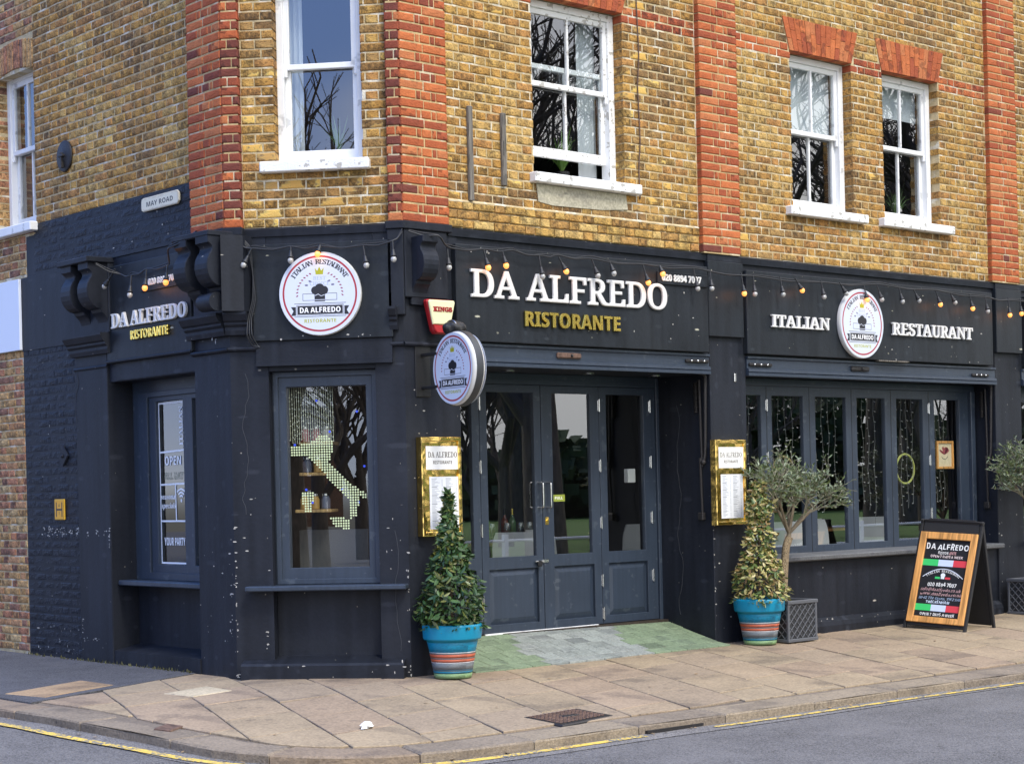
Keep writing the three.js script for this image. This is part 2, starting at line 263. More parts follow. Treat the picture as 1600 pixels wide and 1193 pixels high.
function clipConvex(poly, region) {                                        // Sutherland-Hodgman, region counter-clockwise in (x, -z)
  let out = poly;
  for (let i = 0; i < region.length && out.length; i++) {
    const a = region[i], b = region[(i + 1) % region.length], inp = out; out = [];
    const side = p => (b[0] - a[0]) * -(p[1] - a[1]) + (b[1] - a[1]) * (p[0] - a[0]);
    for (let j = 0; j < inp.length; j++) { const p = inp[j], q = inp[(j + 1) % inp.length], sp = side(p), sq = side(q);
      if (sp >= 0) out.push(p); if ((sp >= 0) !== (sq >= 0)) { const t = sp / (sp - sq); out.push([lerp(p[0], q[0], t), lerp(p[1], q[1], t)]); } }
  }
  return out;
}
function flag(pts, top, thick, c) {                                        // flat stone with a worn arris; pts counter-clockwise seen from above
  const cx = pts.reduce((a, p) => a + p[0], 0) / pts.length, cz = pts.reduce((a, p) => a + p[1], 0) / pts.length, P = [];
  const inn = pts.map(([x, z]) => { const d = Math.hypot(x - cx, z - cz) || 1; return [x - (x - cx) / d * c * 1.3, z - (z - cz) / d * c * 1.3]; });
  const t3 = (a, b, d) => P.push(...a, ...b, ...d), n = pts.length;
  const up = inn.map(([x, z]) => [x, top(x, z), z]), mid = pts.map(([x, z]) => [x, top(x, z) - c * .8, z]), low = pts.map(([x, z]) => [x, top(x, z) - thick, z]);
  for (let i = 0; i < n; i++) { const j = (i + 1) % n; if (i > 0 && j > 0) t3(up[0], up[i], up[j]); t3(mid[i], mid[j], up[j]); t3(mid[i], up[j], up[i]); t3(low[i], low[j], mid[j]); t3(low[i], mid[j], mid[i]); }
  const g = new THREE.BufferGeometry(); g.setAttribute('position', new THREE.Float32BufferAttribute(P, 3)); return uvBox(g, 1, rnd() * 3);
}
{
  srand(42);
  const region = [...innerKerb.filter(([x, z]) => z > -.62 || x > -2).map(p => p), [12, -2.0], [-.5, -1.88], [-1.238, -1.535], [-2.80, -.815]];
  const e1 = [Math.cos(rad(-7)), Math.sin(rad(-7))], e2 = [Math.cos(rad(111)), Math.sin(rad(111))], W = .60, L = .74, gap = .007;
  for (let i = -14; i < 26; i++) { const sh = (i % 2 ? .5 : 0) * L + rr(-.06, .06), ww = W;
    for (let j = -4; j < 9; j++) {
      const o = [1.93 + .04 + e1[0] * W * i + e2[0] * (L * j + sh), .11 + e1[1] * W * i + e2[1] * (L * j + sh)];
      const at = (a, b) => [o[0] + e1[0] * a + e2[0] * b, o[1] + e1[1] * a + e2[1] * b];
      let q = [at(gap, gap), at(gap, L - gap), at(ww - gap, L - gap), at(ww - gap, gap)];
      q = clipConvex(q, region); if (q.length < 3) continue;
      const cx = q.reduce((a, p) => a + p[0], 0) / q.length, cz = q.reduce((a, p) => a + p[1], 0) / q.length;
      if ((cz < -.45 && cx > -.35) || cx > 11 || (cx > -.95 && cz < -1.2)) continue;
      let ar = 0; for (let k = 0; k < q.length; k++) { const a = q[k], b = q[(k + 1) % q.length]; ar += a[0] * b[1] - b[0] * a[1]; } if (Math.abs(ar) < .03) continue;
      const dy = rr(-.003, .003), tx = rr(-.004, .004);
      add('paving_slab', flag(q, (x, z) => fallY(z) + dy + tx * (x - cx), .06, .006), M.slabs[Math.floor(rnd() * M.slabs.length)], pavement);
    } }
}
// kerbstones
{
  srand(9); const kerb = struct('kerb', flag([kerbAt(0, 0), kerbAt(0, .3), kerbAt(.2, .3), kerbAt(.2, 0)].reverse(), (x, z) => fallY(z) - .02, .2, .01), M.kerb[0], 'worn stone kerb between the pavement and the road');
  for (let s = .21; s < kerbLen - 1; ) {
    const L = rr(.8, 1.0), n = 4, out = [], inn = []; for (let k = 0; k <= n; k++) { const q = s + .004 + (L - .008) * k / n; out.push(kerbAt(q, 0)); inn.unshift(kerbAt(q, .302)); }
    const dy = rr(-.006, .002); add('kerbstone', flag([...out, ...inn], (x, z) => fallY(z) - .004 + dy, .3, .014), M.kerb[Math.floor(rnd() * 4)], kerb); s += L;
  }
}
// gutter strip and yellow line on the road
function ribbon(s0, s1, off0, w, dy, n) { const P = []; for (let k = 0; k < n; k++) { const a = s0 + (s1 - s0) * k / n, b = s0 + (s1 - s0) * (k + 1) / n, o = typeof off0 === 'function' ? off0 : () => off0;
    const p = [[...kerbAt(a, -o(a))], [...kerbAt(b, -o(b))], [...kerbAt(b, -o(b) - w)], [...kerbAt(a, -o(a) - w)]].map(([x, z]) => [x, roadY(z) + dy, z]); P.push(...p[0], ...p[2], ...p[1], ...p[0], ...p[3], ...p[2]); }
  const g = new THREE.BufferGeometry(); g.setAttribute('position', new THREE.Float32BufferAttribute(P.map(x => x), 3)); const q = uvBox(g); const nn = q.attributes.normal; if (nn.getY(0) < 0) { const a = q.attributes.position.array; for (let i = 0; i < a.length; i += 9) for (let k = 0; k < 3; k++) { const t = a[i + 3 + k]; a[i + 3 + k] = a[i + 6 + k]; a[i + 6 + k] = t; } return uvBox(q); } return q; }
struct('gutter', ribbon(0, kerbLen, -.02, .23, .004, 160), M.gutter, 'lighter gutter strip of worn asphalt along the kerb');
M.yellow = std({ map: T.yellow, roughness: .8 });
{
  let sG0 = 0, sG1 = 0; for (let s = 0; s < kerbLen; s += .02) { const [x, z] = kerbAt(s, 0); if (z > 2.5 && x < -.37) sG0 = s; if (z > 2.5 && x < .26) sG1 = s; }
  const off = s => lerp(.19, .055, step(sG0 - 4.4, sG0 - 2, s)) ;
  const y = struct('yellow_line', merge([ribbon(0, sG0, s => off(s) - .02, .075, .009, 130), ribbon(sG1, kerbLen, s => .07 + .05 * step(sG1, sG1 + 4, s), .055, .009, 60)]), M.yellow, 'thin yellow parking line painted beside the kerb');
}
// asphalt footway on the side street, with a tan cover and a pale slab
struct('footway', plan([[-2.84, -.80], [-1.238, -1.535], [-.85, -1.72], [-.85, -14], [-2.84, -14]], -.2, .003), M.asphaltOld, 'dark asphalt footway along the side street');
function coverPlate(name, pts, mat, label, cat, h = .006) { const t = thing(name, label, cat); add('plate', flag(pts, (x, z) => fallY(z) + h, .03, .006), mat, t); return t; }
coverPlate('access_cover', [[-2.70, -1.50], [-2.62, -1.02], [-1.86, -1.38], [-1.86, -1.90]], std({ color: rgb(.50, .34, .19), map: T.slab, bumpMap: T.fineBump, bumpScale: .004 }), 'tan rectangular cover let into the dark asphalt of the side street', 'access cover', .008);
coverPlate('pale_slab', [[-1.92, -.52], [-1.88, -.17], [-1.48, -.28], [-1.44, -.70]], std({ color: rgb(.66, .55, .37), map: T.slab, roughness: .9 }), 'pale cream replacement slab near the corner pier', 'paving slab', .004);
{
  const c = coverPlate('stopcock_cover', [[-2.86, .96], [-2.82, 1.10], [-2.66, .99], [-2.69, .84]], M.rust, 'small brown iron stopcock cover near the kerb corner', 'access cover', .006);
  const t = thing('manhole_cover', 'rusty square manhole cover with raised grid beside the kerb', 'manhole cover'), B = [[-.73, 2.13], [-.75, 2.55], [-.19, 2.46], [-.17, 2.07]];
  add('frame', flag(B, (x, z) => fallY(z) + .003, .03, .01), M.iron, t); const at = (a, b) => [lerp(lerp(B[0][0], B[3][0], a), lerp(B[1][0], B[2][0], a), b), lerp(lerp(B[0][1], B[3][1], a), lerp(B[1][1], B[2][1], a), b)];
  const st = []; for (let i = 0; i < 12; i++) for (let j = 0; j < 9; j++) { const [x, z] = at(.08 + i * .072, .09 + j * .094); st.push(cbox(x - .013, x + .013, fallY(z) + .002, fallY(z) + .009, z - .013, z + .013, .003)); }
  const p = add('raised_grid', merge(st), M.rust, t); p.userData.kind = 'stuff';
  const [hx, hz] = at(.5, .5); add('lifting_plate', cbox(hx - .07, hx + .07, fallY(hz), fallY(hz) + .012, hz - .03, hz + .03, .004), M.iron, t);
  M.grate = std({ color: rgb(.22, .17, .13), map: T.bark, roughness: .7 });
  const d = thing('drain_grate', 'iron drain grate in the gutter beside the yellow line', 'drain');
  add('frame', slabShape(rectPts(-.30, .30, -.17, .17), [rectPts(-.27, .27, -.14, .14)], 0, .02), M.iron, d); d.rotation.x = -Math.PI / 2; d.position.set(0, roadY(2.72) + .001, 2.715);
  d.rotation.set(-Math.PI / 2, 0, 0);
  for (let i = 0; i < 9; i++) add('grate_bar', bar([-.25 + i * .06 - .03, -.14, .006], [-.25 + i * .06 + .03, .14, .006], .013), M.grate, d);
  add('drain_pit', cbox(-.27, .27, -.14, .14, -.001, .003, .001), M.black, d);
  const l = thing('paper_scrap', 'crumpled white scrap of paper lying on the pavement', 'litter'); srand(3);
  const q = new THREE.IcosahedronGeometry(.05, 2); const pp = q.attributes.position; for (let i = 0; i < pp.count; i++) { const k = .7 + .6 * hash(Math.round(pp.getX(i) * 400), Math.round(pp.getZ(i) * 400 + pp.getY(i) * 200), 3); pp.setXYZ(i, pp.getX(i) * 1.5 * k, Math.max(0, pp.getY(i) * .5 * k + .012), pp.getZ(i) * .7 * k); }
  add('paper', uvBox(q), M.paper, l); l.position.set(-1.79, fallY(1.81) + .004, 1.81); l.rotation.y = .5;
  const lf = thing('leaf_litter', 'small brown leaves and grit lying along the kerb', 'leaves'); lf.userData.kind = 'stuff'; srand(77); const LG = [];
  for (let i = 0; i < 130; i++) { const s = rr(8, kerbLen - 4), o = rnd() < .75 ? -rr(.01, .10) : rr(.3, 2.2), [x, z] = kerbAt(s, o), y = (o < 0 ? roadY(z) + .008 : fallY(z) + .004); const g = new THREE.CircleGeometry(rr(.006, .018), 5); g.rotateX(-Math.PI / 2 + rr(-.4, .4)); g.rotateY(rr(0, 6)); g.translate(x, y + .004, z); LG.push(g); }
  add('leaves', merge(LG), std({ color: rgb(.30, .20, .10), side: THREE.DoubleSide }), lf);
}

// ---------------------------------------------------------------- brickwork
camera.updateMatrixWorld(true); camera.updateProjectionMatrix();
const inView = w => { const p = w.clone().project(camera); return Math.abs(p.x) < 1.03 && Math.abs(p.y) < 1.03; };
const brickGeo = new Map();
function brickGeometry(kind, depth, v, rough) {                            // front face at z = 0, uneven arrises
  const key = kind + depth + '_' + v + rough; if (brickGeo.has(key)) return brickGeo.get(key);
  srand(1000 + v * 31 + kind * 1000); const w = kind, h = .0635, c = .0065, P = [], j = rough;
  const q = [[-1, -1], [1, -1], [1, 1], [-1, 1]].map(([a, b]) => [a * w / 2 + rr(-j, j), b * h / 2 + rr(-j, j) * .8]);
  const f = q.map(([x, y]) => [x - Math.sign(x) * c, y - Math.sign(y) * c, rr(-j, 0) * .6]), e = q.map(([x, y]) => [x, y, -c]), b = q.map(([x, y]) => [x, y, -depth]);
  const quad = (a, d, g, k) => P.push(...a, ...d, ...g, ...a, ...g, ...k);
  const mid = [0, 0, rr(0, j)]; for (let i = 0; i < 4; i++) { const k = (i + 1) % 4; P.push(...f[i], ...f[k], ...mid); quad(e[i], e[k], f[k], f[i]); quad(b[i], b[k], e[k], e[i]); }
  const g = new THREE.BufferGeometry(); g.setAttribute('position', new THREE.Float32BufferAttribute(P, 3)); const r = uvBox(g, 1, (v * .37 + kind) % 1 * 5); brickGeo.set(key, r); return r;
}
// lays courses between u0..u1, y0..y1 around holes [(y) => [a, b] | null]; returns bricks
function lay(u0, u1, y0, y1, holes, pattern) {
  const out = []; let i = 0;
  for (let y = y0; y < y1 - .03; y += .075, i++) {
    let segs = []; const row = pattern(i);
    let u = u0 - row.shift, k = 0; while (u < u1) { const w = row.w[k % row.w.length] + rr(-.004, .004); segs.push([u, u + w]); u += w + .0095; k++; }
    segs = segs.map(([a, b]) => [Math.max(a, u0), Math.min(b, u1)]).filter(([a, b]) => b - a > .022);
    for (const h of holes) { const r = h(y + .0325); if (!r) continue; const nx = []; for (const [a, b, edge0] of segs) { if (b <= r[0] || a >= r[1]) { nx.push([a, b, edge0]); continue; } if (a < r[0] - .025) nx.push([a, r[0], 2]); if (b > r[1] + .025) nx.push([r[1], b, 1]); } segs = nx; }
    for (const [a, b, edge] of segs) out.push({ u: (a + b) / 2, w: b - a, y: y + .0325, edge });
  }
  return out;
}
const flemish = i => ({ w: [.215, .1025], shift: (i % 2 ? .169 : 0) + .05 });
function brickWall(parent, name, frame, list, opt) {                      // individual bricks for the nearest in view, the rest joined
  const g = grp(name, parent, frame); const vis = [], rest = [];
  for (const b of list) { const w = toWorld(frame, b.u, b.y, b.n || 0); b.d = w.distanceTo(camera.position); (inView(w) ? vis : rest).push(b); }
  vis.sort((a, b) => a.d - b.d); rest.push(...vis.splice(opt.most || 300));
  const geos = [], cols = [];
  const prep = b => { b.kind = b.w > .16 ? .215 : .1025; b.v = Math.floor(rnd() * 6); b.dep = b.edge || opt.deep ? .115 : .03; b.geo = brickGeometry(b.kind, b.dep, b.v, opt.rough ?? .003); b.dn = rr(-.0025, .0025) + (b.n || 0); b.rz = rr(-.006, .006); b.sx = b.w / b.kind; };
  for (const b of vis) { prep(b); const m = add('brick', b.geo, opt.material(b), g); m.position.set(b.u, b.y, b.dn); m.rotation.z = b.rz; m.scale.x = b.sx; }
  for (const b of rest) { prep(b); const q = b.geo.clone(); q.scale(b.sx, 1, 1); q.translate(b.u, b.y, b.dn); const c = opt.colour(b), n = q.attributes.position.count, a = new Float32Array(n * 3); for (let i = 0; i < n; i++) a.set(c, i * 3); q.setAttribute('color', new THREE.BufferAttribute(a, 3)); geos.push(q); }
  if (geos.length) { const m = add('brickwork', merge(geos), opt.stuff, g); m.userData.kind = 'stuff'; }
  return g;
}
const pick = a => a[Math.floor(rnd() * a.length)];
const hole = (a, b, y0, y1) => y => y > y0 && y < y1 ? [a, b] : null;
const trap = (a0, b0, a1, b1, y0, y1) => y => y > y0 && y < y1 ? [lerp(a0, a1, (y - y0) / (y1 - y0)), lerp(b0, b1, (y - y0) / (y1 - y0))] : null;
const byTone = stockTones.map((t, i) => [t[0] + t[1], i]).sort((a, b) => a[0] - b[0]).map(x => x[1]);   // dark to light
const stockIdx = b => { const n = vn(b.u * 1.7 + 40, b.y * 2.3, 997, 611), soot = b.edge ? .10 : 0; return byTone[clamp(Math.floor((.17 + .70 * Math.pow(rnd(), .8) + .95 * (n - .5) - soot) * 9), 0, 8)]; };
const stockOpt = (limeAt, redBand, tint) => ({
  material: b => redBand && b.y > redBand[0] && b.y < redBand[1] ? pick(M.red) : rnd() < limeAt(b) ? pick(M.stockLime) : M.stock[stockIdx(b)],
  colour: b => redBand && b.y > redBand[0] && b.y < redBand[1] ? pick(redTones) : stockTones[stockIdx(b)], stuff: M.brickStuff });

// ---------------------------------------------------------------- the corner building
const building = thing('restaurant_building', 'yellow brick corner building with a navy painted restaurant front', 'building');
const TOP = 7.0, NAVY = 3.565;
// upper walls: mortar backing with window openings
const win = { c: [-1.005, -.30, 4.085, 5.62], f2: [1.43, 2.50, 4.10, 5.60], f3: [4.775, 5.705, 4.10, 5.60], f4: [6.205, 7.145, 4.10, 5.60], s1: [-5.10, -4.335, 4.05, 5.50] };
const wallFront = grp('front_wall', building, FR), wallCorner = grp('corner_wall', building, FC), wallSide = grp('side_wall', building, FL);
add('mortar', slabShape(rectPts(0, 10.6, NAVY - .02, TOP), [win.f2, win.f3, win.f4].map(w => rectPts(w[0] - .008, w[1] + .008, w[2] - .008, w[3] + .008)), -.25, -.0065), M.mortar, wallFront);
add('mortar', slabShape(rectPts(-1.411, 0, NAVY - .02, TOP), [rectPts(win.c[0] - .008, win.c[1] + .008, win.c[2] - .008, win.c[3] + .008)], -.25, -.0065), M.mortar, wallCorner);
add('mortar', slabShape([[-4.335, NAVY - .02], [-1.056, NAVY - .02], [-1.056, TOP], [-4.335, TOP]], [], -.25, -.0065), M.mortar, wallSide);
srand(100);
const limeR = b => (b.u > 2.45 && b.u < 3.4 ? .34 : .06) + (b.y < 4.0 && b.u < 3.4 ? .18 : 0);
const band = [5.49, 5.64];
const arch = (a, b) => trap(a - .012, b + .012, a - .115, b + .115, 5.60, 5.925);
const holesF = [win.f2, win.f3, win.f4].flatMap(w => [hole(w[0], w[1], w[2] - .085, w[3]), arch(w[0], w[1])]);
brickWall(building, 'brick_wall', FR, [...lay(.46, 3.425, NAVY + .01, 3.775, [], flemish).map(b => ({ ...b, n: .014, low: 1 })), ...lay(.46, 3.425, NAVY + .01 + .225, TOP, holesF, flemish)], (o => ({ ...o, material: b => b.low ? pick(M.stockLow) : b.y < 3.93 && rnd() < .45 ? M.stock[5] : o.material(b) }))(stockOpt(limeR, band)));
add('set_off', profile([[-.01, 3.778], [.013, 3.780], [.015, 3.788], [-.004, 3.806]], 2.965, .46), M.mortar, wallFront);
brickWall(building, 'brick_wall', FR, lay(3.96, 7.99, NAVY + .01, TOP, holesF, flemish), { ...stockOpt(() => .03, band) });
brickWall(building, 'brick_wall', FR, lay(8.52, 10.6, NAVY + .01, TOP, [], flemish), { ...stockOpt(() => .03, band), most: 60 });
brickWall(building, 'brick_wall', FC, lay(-1.275, -.095, NAVY + .01, TOP, [hole(win.c[0], win.c[1], win.c[2] - .085, win.c[3])], flemish), { ...stockOpt(b => b.y < 4.05 ? .5 : .22) });
brickWall(building, 'brick_wall', FL, lay(-4.335, -1.545, 4.03, TOP, [], flemish), { ...stockOpt(() => .02), rough: .004 });
// painted bricks on the side wall
{
  const o = { material: () => M.navyBrick[0], colour: () => [1, 1, 1], stuff: M.navyBrick[0], rough: .0035 };
  add('mortar', slabShape([[-4.66, -.3], [-3.6, -.3], [-3.6, 3.55], [-1.56, 3.55], [-1.56, 4.03], [-4.36, 4.03], [-4.36, 3.93], [-4.55, 3.93], [-4.55, 3.55], [-4.66, 3.55]], [], -.25, -.0045), M.navy, wallSide);
  brickWall(building, 'painted_brick_wall', FL, [...lay(-4.66, -3.6, .03, 2.86, [], flemish), ...lay(-4.40, -1.56, 3.58, 4.03, [], flemish)].map(b => ({ ...b, n: -.002 })), o);
}
// red brick pilasters
function pilaster(frame, a, b) {
  const W = b - a, rows = [], pat = W < .2 ? [[1], [.62, .38], [1], [.38, .62]] : [[.5, .5], [.34, .10, .22, .10, .24]];
  for (let i = 0, y = NAVY + .012; y < TOP - .03; y += .075, i++) { const p = pat[i % pat.length]; let u = a; for (const k of p) { const w = W * k - .009; rows.push({ u: u + .0045 + w / 2, w, y: y + .0325, n: .05 }); u += W * k; } }
  return rows;
}
const redOpt = dirt => ({ material: () => rnd() < dirt ? pick(M.dirtyRed) : pick(M.red), colour: () => pick(redTones), stuff: M.redStuff, deep: true, rough: .002, most: 120 });
function pilasterAt(list, cores, dirts) { for (const [f, x0, x1] of cores) add('pilaster_core', cbox(x0 + .016, x1 - .016, NAVY, TOP, -.05, .043, .001), M.mortarRed, f === FR ? wallFront : f === FC ? wallCorner : wallSide); list.forEach(([f, rows], i) => brickWall(building, 'brick_pilaster', f, rows, redOpt(dirts[i]))); }
srand(200);
pilasterAt([[FR, pilaster(FR, 3.43, 3.955)], [FR, pilaster(FR, 7.99, 8.51)]], [[FR, 3.43, 3.955], [FR, 7.99, 8.51]], [.02, .02]);
pilasterAt([[FR, pilaster(FR, -.0226, .456)], [FC, pilaster(FC, -.10, .0226)]], [[FR, -.0226, .456], [FC, -.10, .0226]], [.10, .8]);
pilasterAt([[FL, pilaster(FL, -1.545, -1.037)], [FC, pilaster(FC, -1.43, -1.275)]], [[FL, -1.545, -1.037], [FC, -1.43, -1.275]], [.05, .8]);
// gauged brick arches
function gaugedArch(a, b, n) {
  const g = grp('brick_arch', building, FR), lo = [a - .01, b + .01], hi = [a - .11, b + .11], y0 = 5.605, y1 = 5.92;
  for (let i = 0; i < n; i++) for (const [s0, s1] of i % 2 ? [[0, .62], [.63, 1]] : [[0, .36], [.37, 1]]) {
    const X = (t, s) => lerp(lerp(lo[0], lo[1], t), lerp(hi[0], hi[1], t), s), Y = s => lerp(y0, y1, s), e = .0022;
    add('voussoir', slabShape([[X(i / n, s0) + e, Y(s0)], [X((i + 1) / n, s0) - e, Y(s0)], [X((i + 1) / n, s1) - e, Y(s1)], [X(i / n, s1) + e, Y(s1)]], [], -.10, rr(.002, .006), .002), pick(M.red), g); }
  add('mortar', slabShape([[lo[0], y0 + .004], [lo[1], y0 + .004], [hi[1], y1], [hi[0], y1]], [], -.09, -.003), M.mortarRed, g);
}
srand(210); gaugedArch(win.f2[0], win.f2[1], 16); gaugedArch(win.f3[0], win.f3[1], 14); gaugedArch(win.f4[0], win.f4[1], 14);
// rendered patch under the second window, roof and back walls
add('render_patch', slabShape([[1.46, 3.86], [1.62, 3.84], [2.2, 3.85], [2.52, 3.88], [2.50, 4.01], [1.44, 4.01]], [], .001, .007, .002), std({ color: rgb(.62, .57, .42), map: T.slab, roughness: .95 }), wallFront);
const shell = grp('building_shell', building);
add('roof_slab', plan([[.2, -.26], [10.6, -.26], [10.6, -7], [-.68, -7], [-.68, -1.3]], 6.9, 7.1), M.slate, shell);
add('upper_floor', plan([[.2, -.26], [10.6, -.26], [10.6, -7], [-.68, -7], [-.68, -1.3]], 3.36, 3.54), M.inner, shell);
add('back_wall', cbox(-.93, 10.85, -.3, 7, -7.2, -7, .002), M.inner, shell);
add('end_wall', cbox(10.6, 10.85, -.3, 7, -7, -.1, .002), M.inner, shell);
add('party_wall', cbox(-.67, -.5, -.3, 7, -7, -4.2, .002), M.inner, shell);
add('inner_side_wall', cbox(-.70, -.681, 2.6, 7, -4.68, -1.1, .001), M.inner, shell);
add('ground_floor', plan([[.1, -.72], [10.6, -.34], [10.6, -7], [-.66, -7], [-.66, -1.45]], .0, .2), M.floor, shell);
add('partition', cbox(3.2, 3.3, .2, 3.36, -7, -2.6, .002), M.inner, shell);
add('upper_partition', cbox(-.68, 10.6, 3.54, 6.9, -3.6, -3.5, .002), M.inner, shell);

// ---------------------------------------------------------------- painted ground floor
const onC = (u, n) => { const v = toWorld(FC, u, 0, n); return [v.x, v.z]; };
const front = grp('shopfront', building, FR), corner = grp('corner_shopfront', building, FC), side = grp('side_shopfront', building, FL);
const B0 = -.35, HEAD = 2.47;
add('corner_pier', plan([[0, 0], [.56, 0], [.56, -.95], [.31, -.95], [.31, -.55], onC(-.235, -.32), onC(-.235, 0)], B0, NAVY), M.navy, front);
add('corner_pier', plan([onC(-1.10, 0), onC(-1.411, 0), [-.93, -1.6], [-.64, -1.6], [-.64, -1.25], onC(-1.10, -.32)].reverse(), B0, NAVY), M.navy, front);
add('pier', cbox(3.536, 4.03, B0, NAVY, -.95, 0, .006), M.navy, front);
add('pier', cbox(8.07, 8.56, B0, NAVY, -.6, 0, .006), M.navy, front);
add('pier', cbox(-3.60, -3.02, B0, NAVY - .3, -.29, .022, .006), M.navy, side);
add('wall_panel', cbox(.56, 3.536, HEAD, NAVY, -.74, -.012, .004), M.navy, front);
add('wall_panel', cbox(4.03, 8.07, HEAD, NAVY, -.42, -.012, .004), M.navy, front);
add('wall_panel', cbox(8.56, 10.8, HEAD, NAVY, -.42, -.012, .004), M.navy, front);
add('wall_panel', cbox(-1.10, -.235, 2.43, NAVY, -.32, -.004, .004), M.navy, corner);
add('wall_panel', cbox(-3.02, -1.6, HEAD, NAVY, -.29, -.004, .004), M.navy, side);
add('wall_panel', cbox(-3.62, -3.0, 2.9, NAVY, -.28, .002, .004), M.navy, side);
add('navy_rendered_band', cbox(-4.66, -3.6, 2.86, 3.55, -.02, .006, .002), M.navy, side);
add('navy_rendered_band', cbox(-3.6, -1.56, 3.55, 3.585, -.02, .008, .002), M.navy, side);
add('stall_riser', cbox(4.03, 8.07, B0, .71, -.36, -.02, .004), M.navy, front);
add('stall_riser', cbox(8.56, 10.8, B0, .71, -.36, -.02, .004), M.navy, front);
add('stall_riser', cbox(-1.10, -.235, B0, .70, -.34, -.11, .004), M.navy, corner);
add('stall_riser', cbox(-3.02, -1.6, B0, .70, -.36, -.24, .004), M.navy, side);
add('plinth', profile([[-.03, B0], [.05, B0], [.05, .06], [.035, .10], [-.03, .145]], 4.02, 4.04), M.navy, front);
add('plinth', profile([[-.12, B0], [.10, B0], [.105, .10], [.09, .118], [-.12, .165]], 1.31, -1.352), M.navy, corner);
add('plinth', profile([[-.25, B0], [.012, B0], [.012, .12], [-.25, .165]], 1.42, -3.02), M.navy, side);
// upper edge under the brickwork, fascia boards, lintels
add('cap_strip', profile([[-.01, 3.5], [.012, 3.5], [.02, 3.555], [-.01, 3.575]], 10.4, .46), M.navy, front);
add('cap_strip', profile([[-.01, 3.5], [.012, 3.5], [.02, 3.555], [-.01, 3.575]], 1.20, -1.29), M.navy, corner);
add('pilaster_foot', cbox(-.026, .47, 3.515, 3.578, -.02, .066, .006), M.navy, front);
add('pilaster_foot', cbox(-.12, .028, 3.515, 3.577, -.02, .064, .006), M.navy, corner);
add('pilaster_foot', cbox(-1.555, -1.03, 3.515, 3.578, -.02, .066, .006), M.navy, side);
add('pilaster_foot', cbox(-1.44, -1.27, 3.515, 3.577, -.02, .064, .006), M.navy, corner);
add('fascia_board', cbox(.497, 3.472, 2.655, 3.435, -.02, .06, .006), M.navyFascia, front);
add('fascia_board', cbox(4.0, 7.96, 2.662, 3.44, -.02, .06, .006), M.navyFascia, front);
add('fascia_board', cbox(8.60, 10.8, 2.662, 3.44, -.02, .06, .006), M.navyFascia, front);
add('fascia_board', cbox(-1.205, -.078, 2.668, 3.435, -.02, .05, .006), M.navyFascia, corner);
add('fascia_board', cbox(-2.99, -1.585, 2.64, 3.47, -.02, .035, .006), M.navyFascia, side);
for (const [a, b] of [[3.50, 3.975], [8.06, 8.545]]) { add('pier_panel', cbox(a, b, 2.808, 3.50, -.02, .042, .006), M.navyFascia, front); add('pier_strip', cbox(a + .01, b - .01, 3.50, NAVY - .004, -.02, .03, .004), M.navy, front); }
const lintel = (x0, len) => profile([[-.02, 2.645], [.022, 2.645], [.022, 2.625], [.006, 2.615], [.006, 2.535], [.028, 2.525], [.03, 2.50], [.018, 2.494], [.03, 2.488], [.03, 2.462], [-.02, 2.462]], len, x0);
add('lintel', lintel(.58, 2.94), M.frame, front); add('lintel', lintel(4.04, 4.02), M.frame, front); add('lintel', lintel(8.57, 2.2), M.frame, front);
add('lintel', profile([[-.02, 2.668], [.03, 2.665], [.03, 2.50], [.05, 2.492], [.05, 2.47], [-.02, 2.47]], 1.10, -1.19), M.navy, corner);
add('lintel', profile([[-.02, 2.64], [.0, 2.635], [.0, 2.48], [-.02, 2.468]], 1.28, -2.88), M.navy, side);
add('drip_mould', bar([-3.0, 2.645, .025], [-1.6, 2.645, .025], .016), M.navy, side);
// pier capitals and console brackets
const capProfile = [[-.02, 2.725], [.05, 2.725], [.062, 2.76], [.062, 2.785], [.085, 2.805], [.085, 2.822], [.105, 2.835], [.13, 2.882], [.13, 2.902], [-.02, 2.908]];
const rollProfile = y => [[-.02, y - .022], [.012, y - .02], [.03, y - .012], [.036, y], [.03, y + .012], [.012, y + .02], [-.02, y + .022]];
add('capital', profile(capProfile, .70, -3.63), M.navy, side); add('capital', profile(capProfile, .57, -1.625), M.navy, side);
add('capital', profile(capProfile, .19, -1.43), M.navy, corner); add('capital', profile(capProfile, .06, -.10), M.navy, corner);
add('roll_mould', profile(rollProfile(2.615), .60, -3.61), M.navy, side); add('roll_mould', profile(rollProfile(2.615), .55, -1.61), M.navy, side); add('roll_mould', profile(rollProfile(2.615), .24, -1.42), M.navy, corner);
add('roll_mould', profile(rollProfile(2.615), .60, -.012), M.navy, front); add('roll_mould', profile(rollProfile(2.615), .10, -.10), M.navy, corner);
function consoleBracket(parent, u0, w, y0, y1, out) {                       // S-scroll seen from the side, w wide
  const H = y1 - y0, s = new THREE.Shape(); s.moveTo(0, y0);
  s.lineTo(-.035, y0); s.bezierCurveTo(-.04, y0 + H * .18, -.05, y0 + H * .24, -out * .42, y0 + H * .30);
  s.lineTo(-out * .46, y0 + H * .345); s.bezierCurveTo(-out * .95, y0 + H * .36, -out * 1.1, y0 + H * .62, -out * .86, y0 + H * .76);
  s.bezierCurveTo(-out * .70, y0 + H * .84, -out * .74, y0 + H * .88, -out * .92, y0 + H * .92); s.lineTo(-out * .92, y1); s.lineTo(0, y1); s.closePath();
  const g = new THREE.ExtrudeGeometry(s, { depth: w - .012, bevelEnabled: true, bevelThickness: .006, bevelSize: .005, bevelSegments: 1, curveSegments: 8 }); g.rotateY(Math.PI / 2); g.translate(u0 + .006, 0, 0);
  add('console_bracket', uvBox(g), M.navy, parent);
}
for (const u of [-3.42, -3.11]) consoleBracket(side, u, .18, 2.90, 3.50, .25);
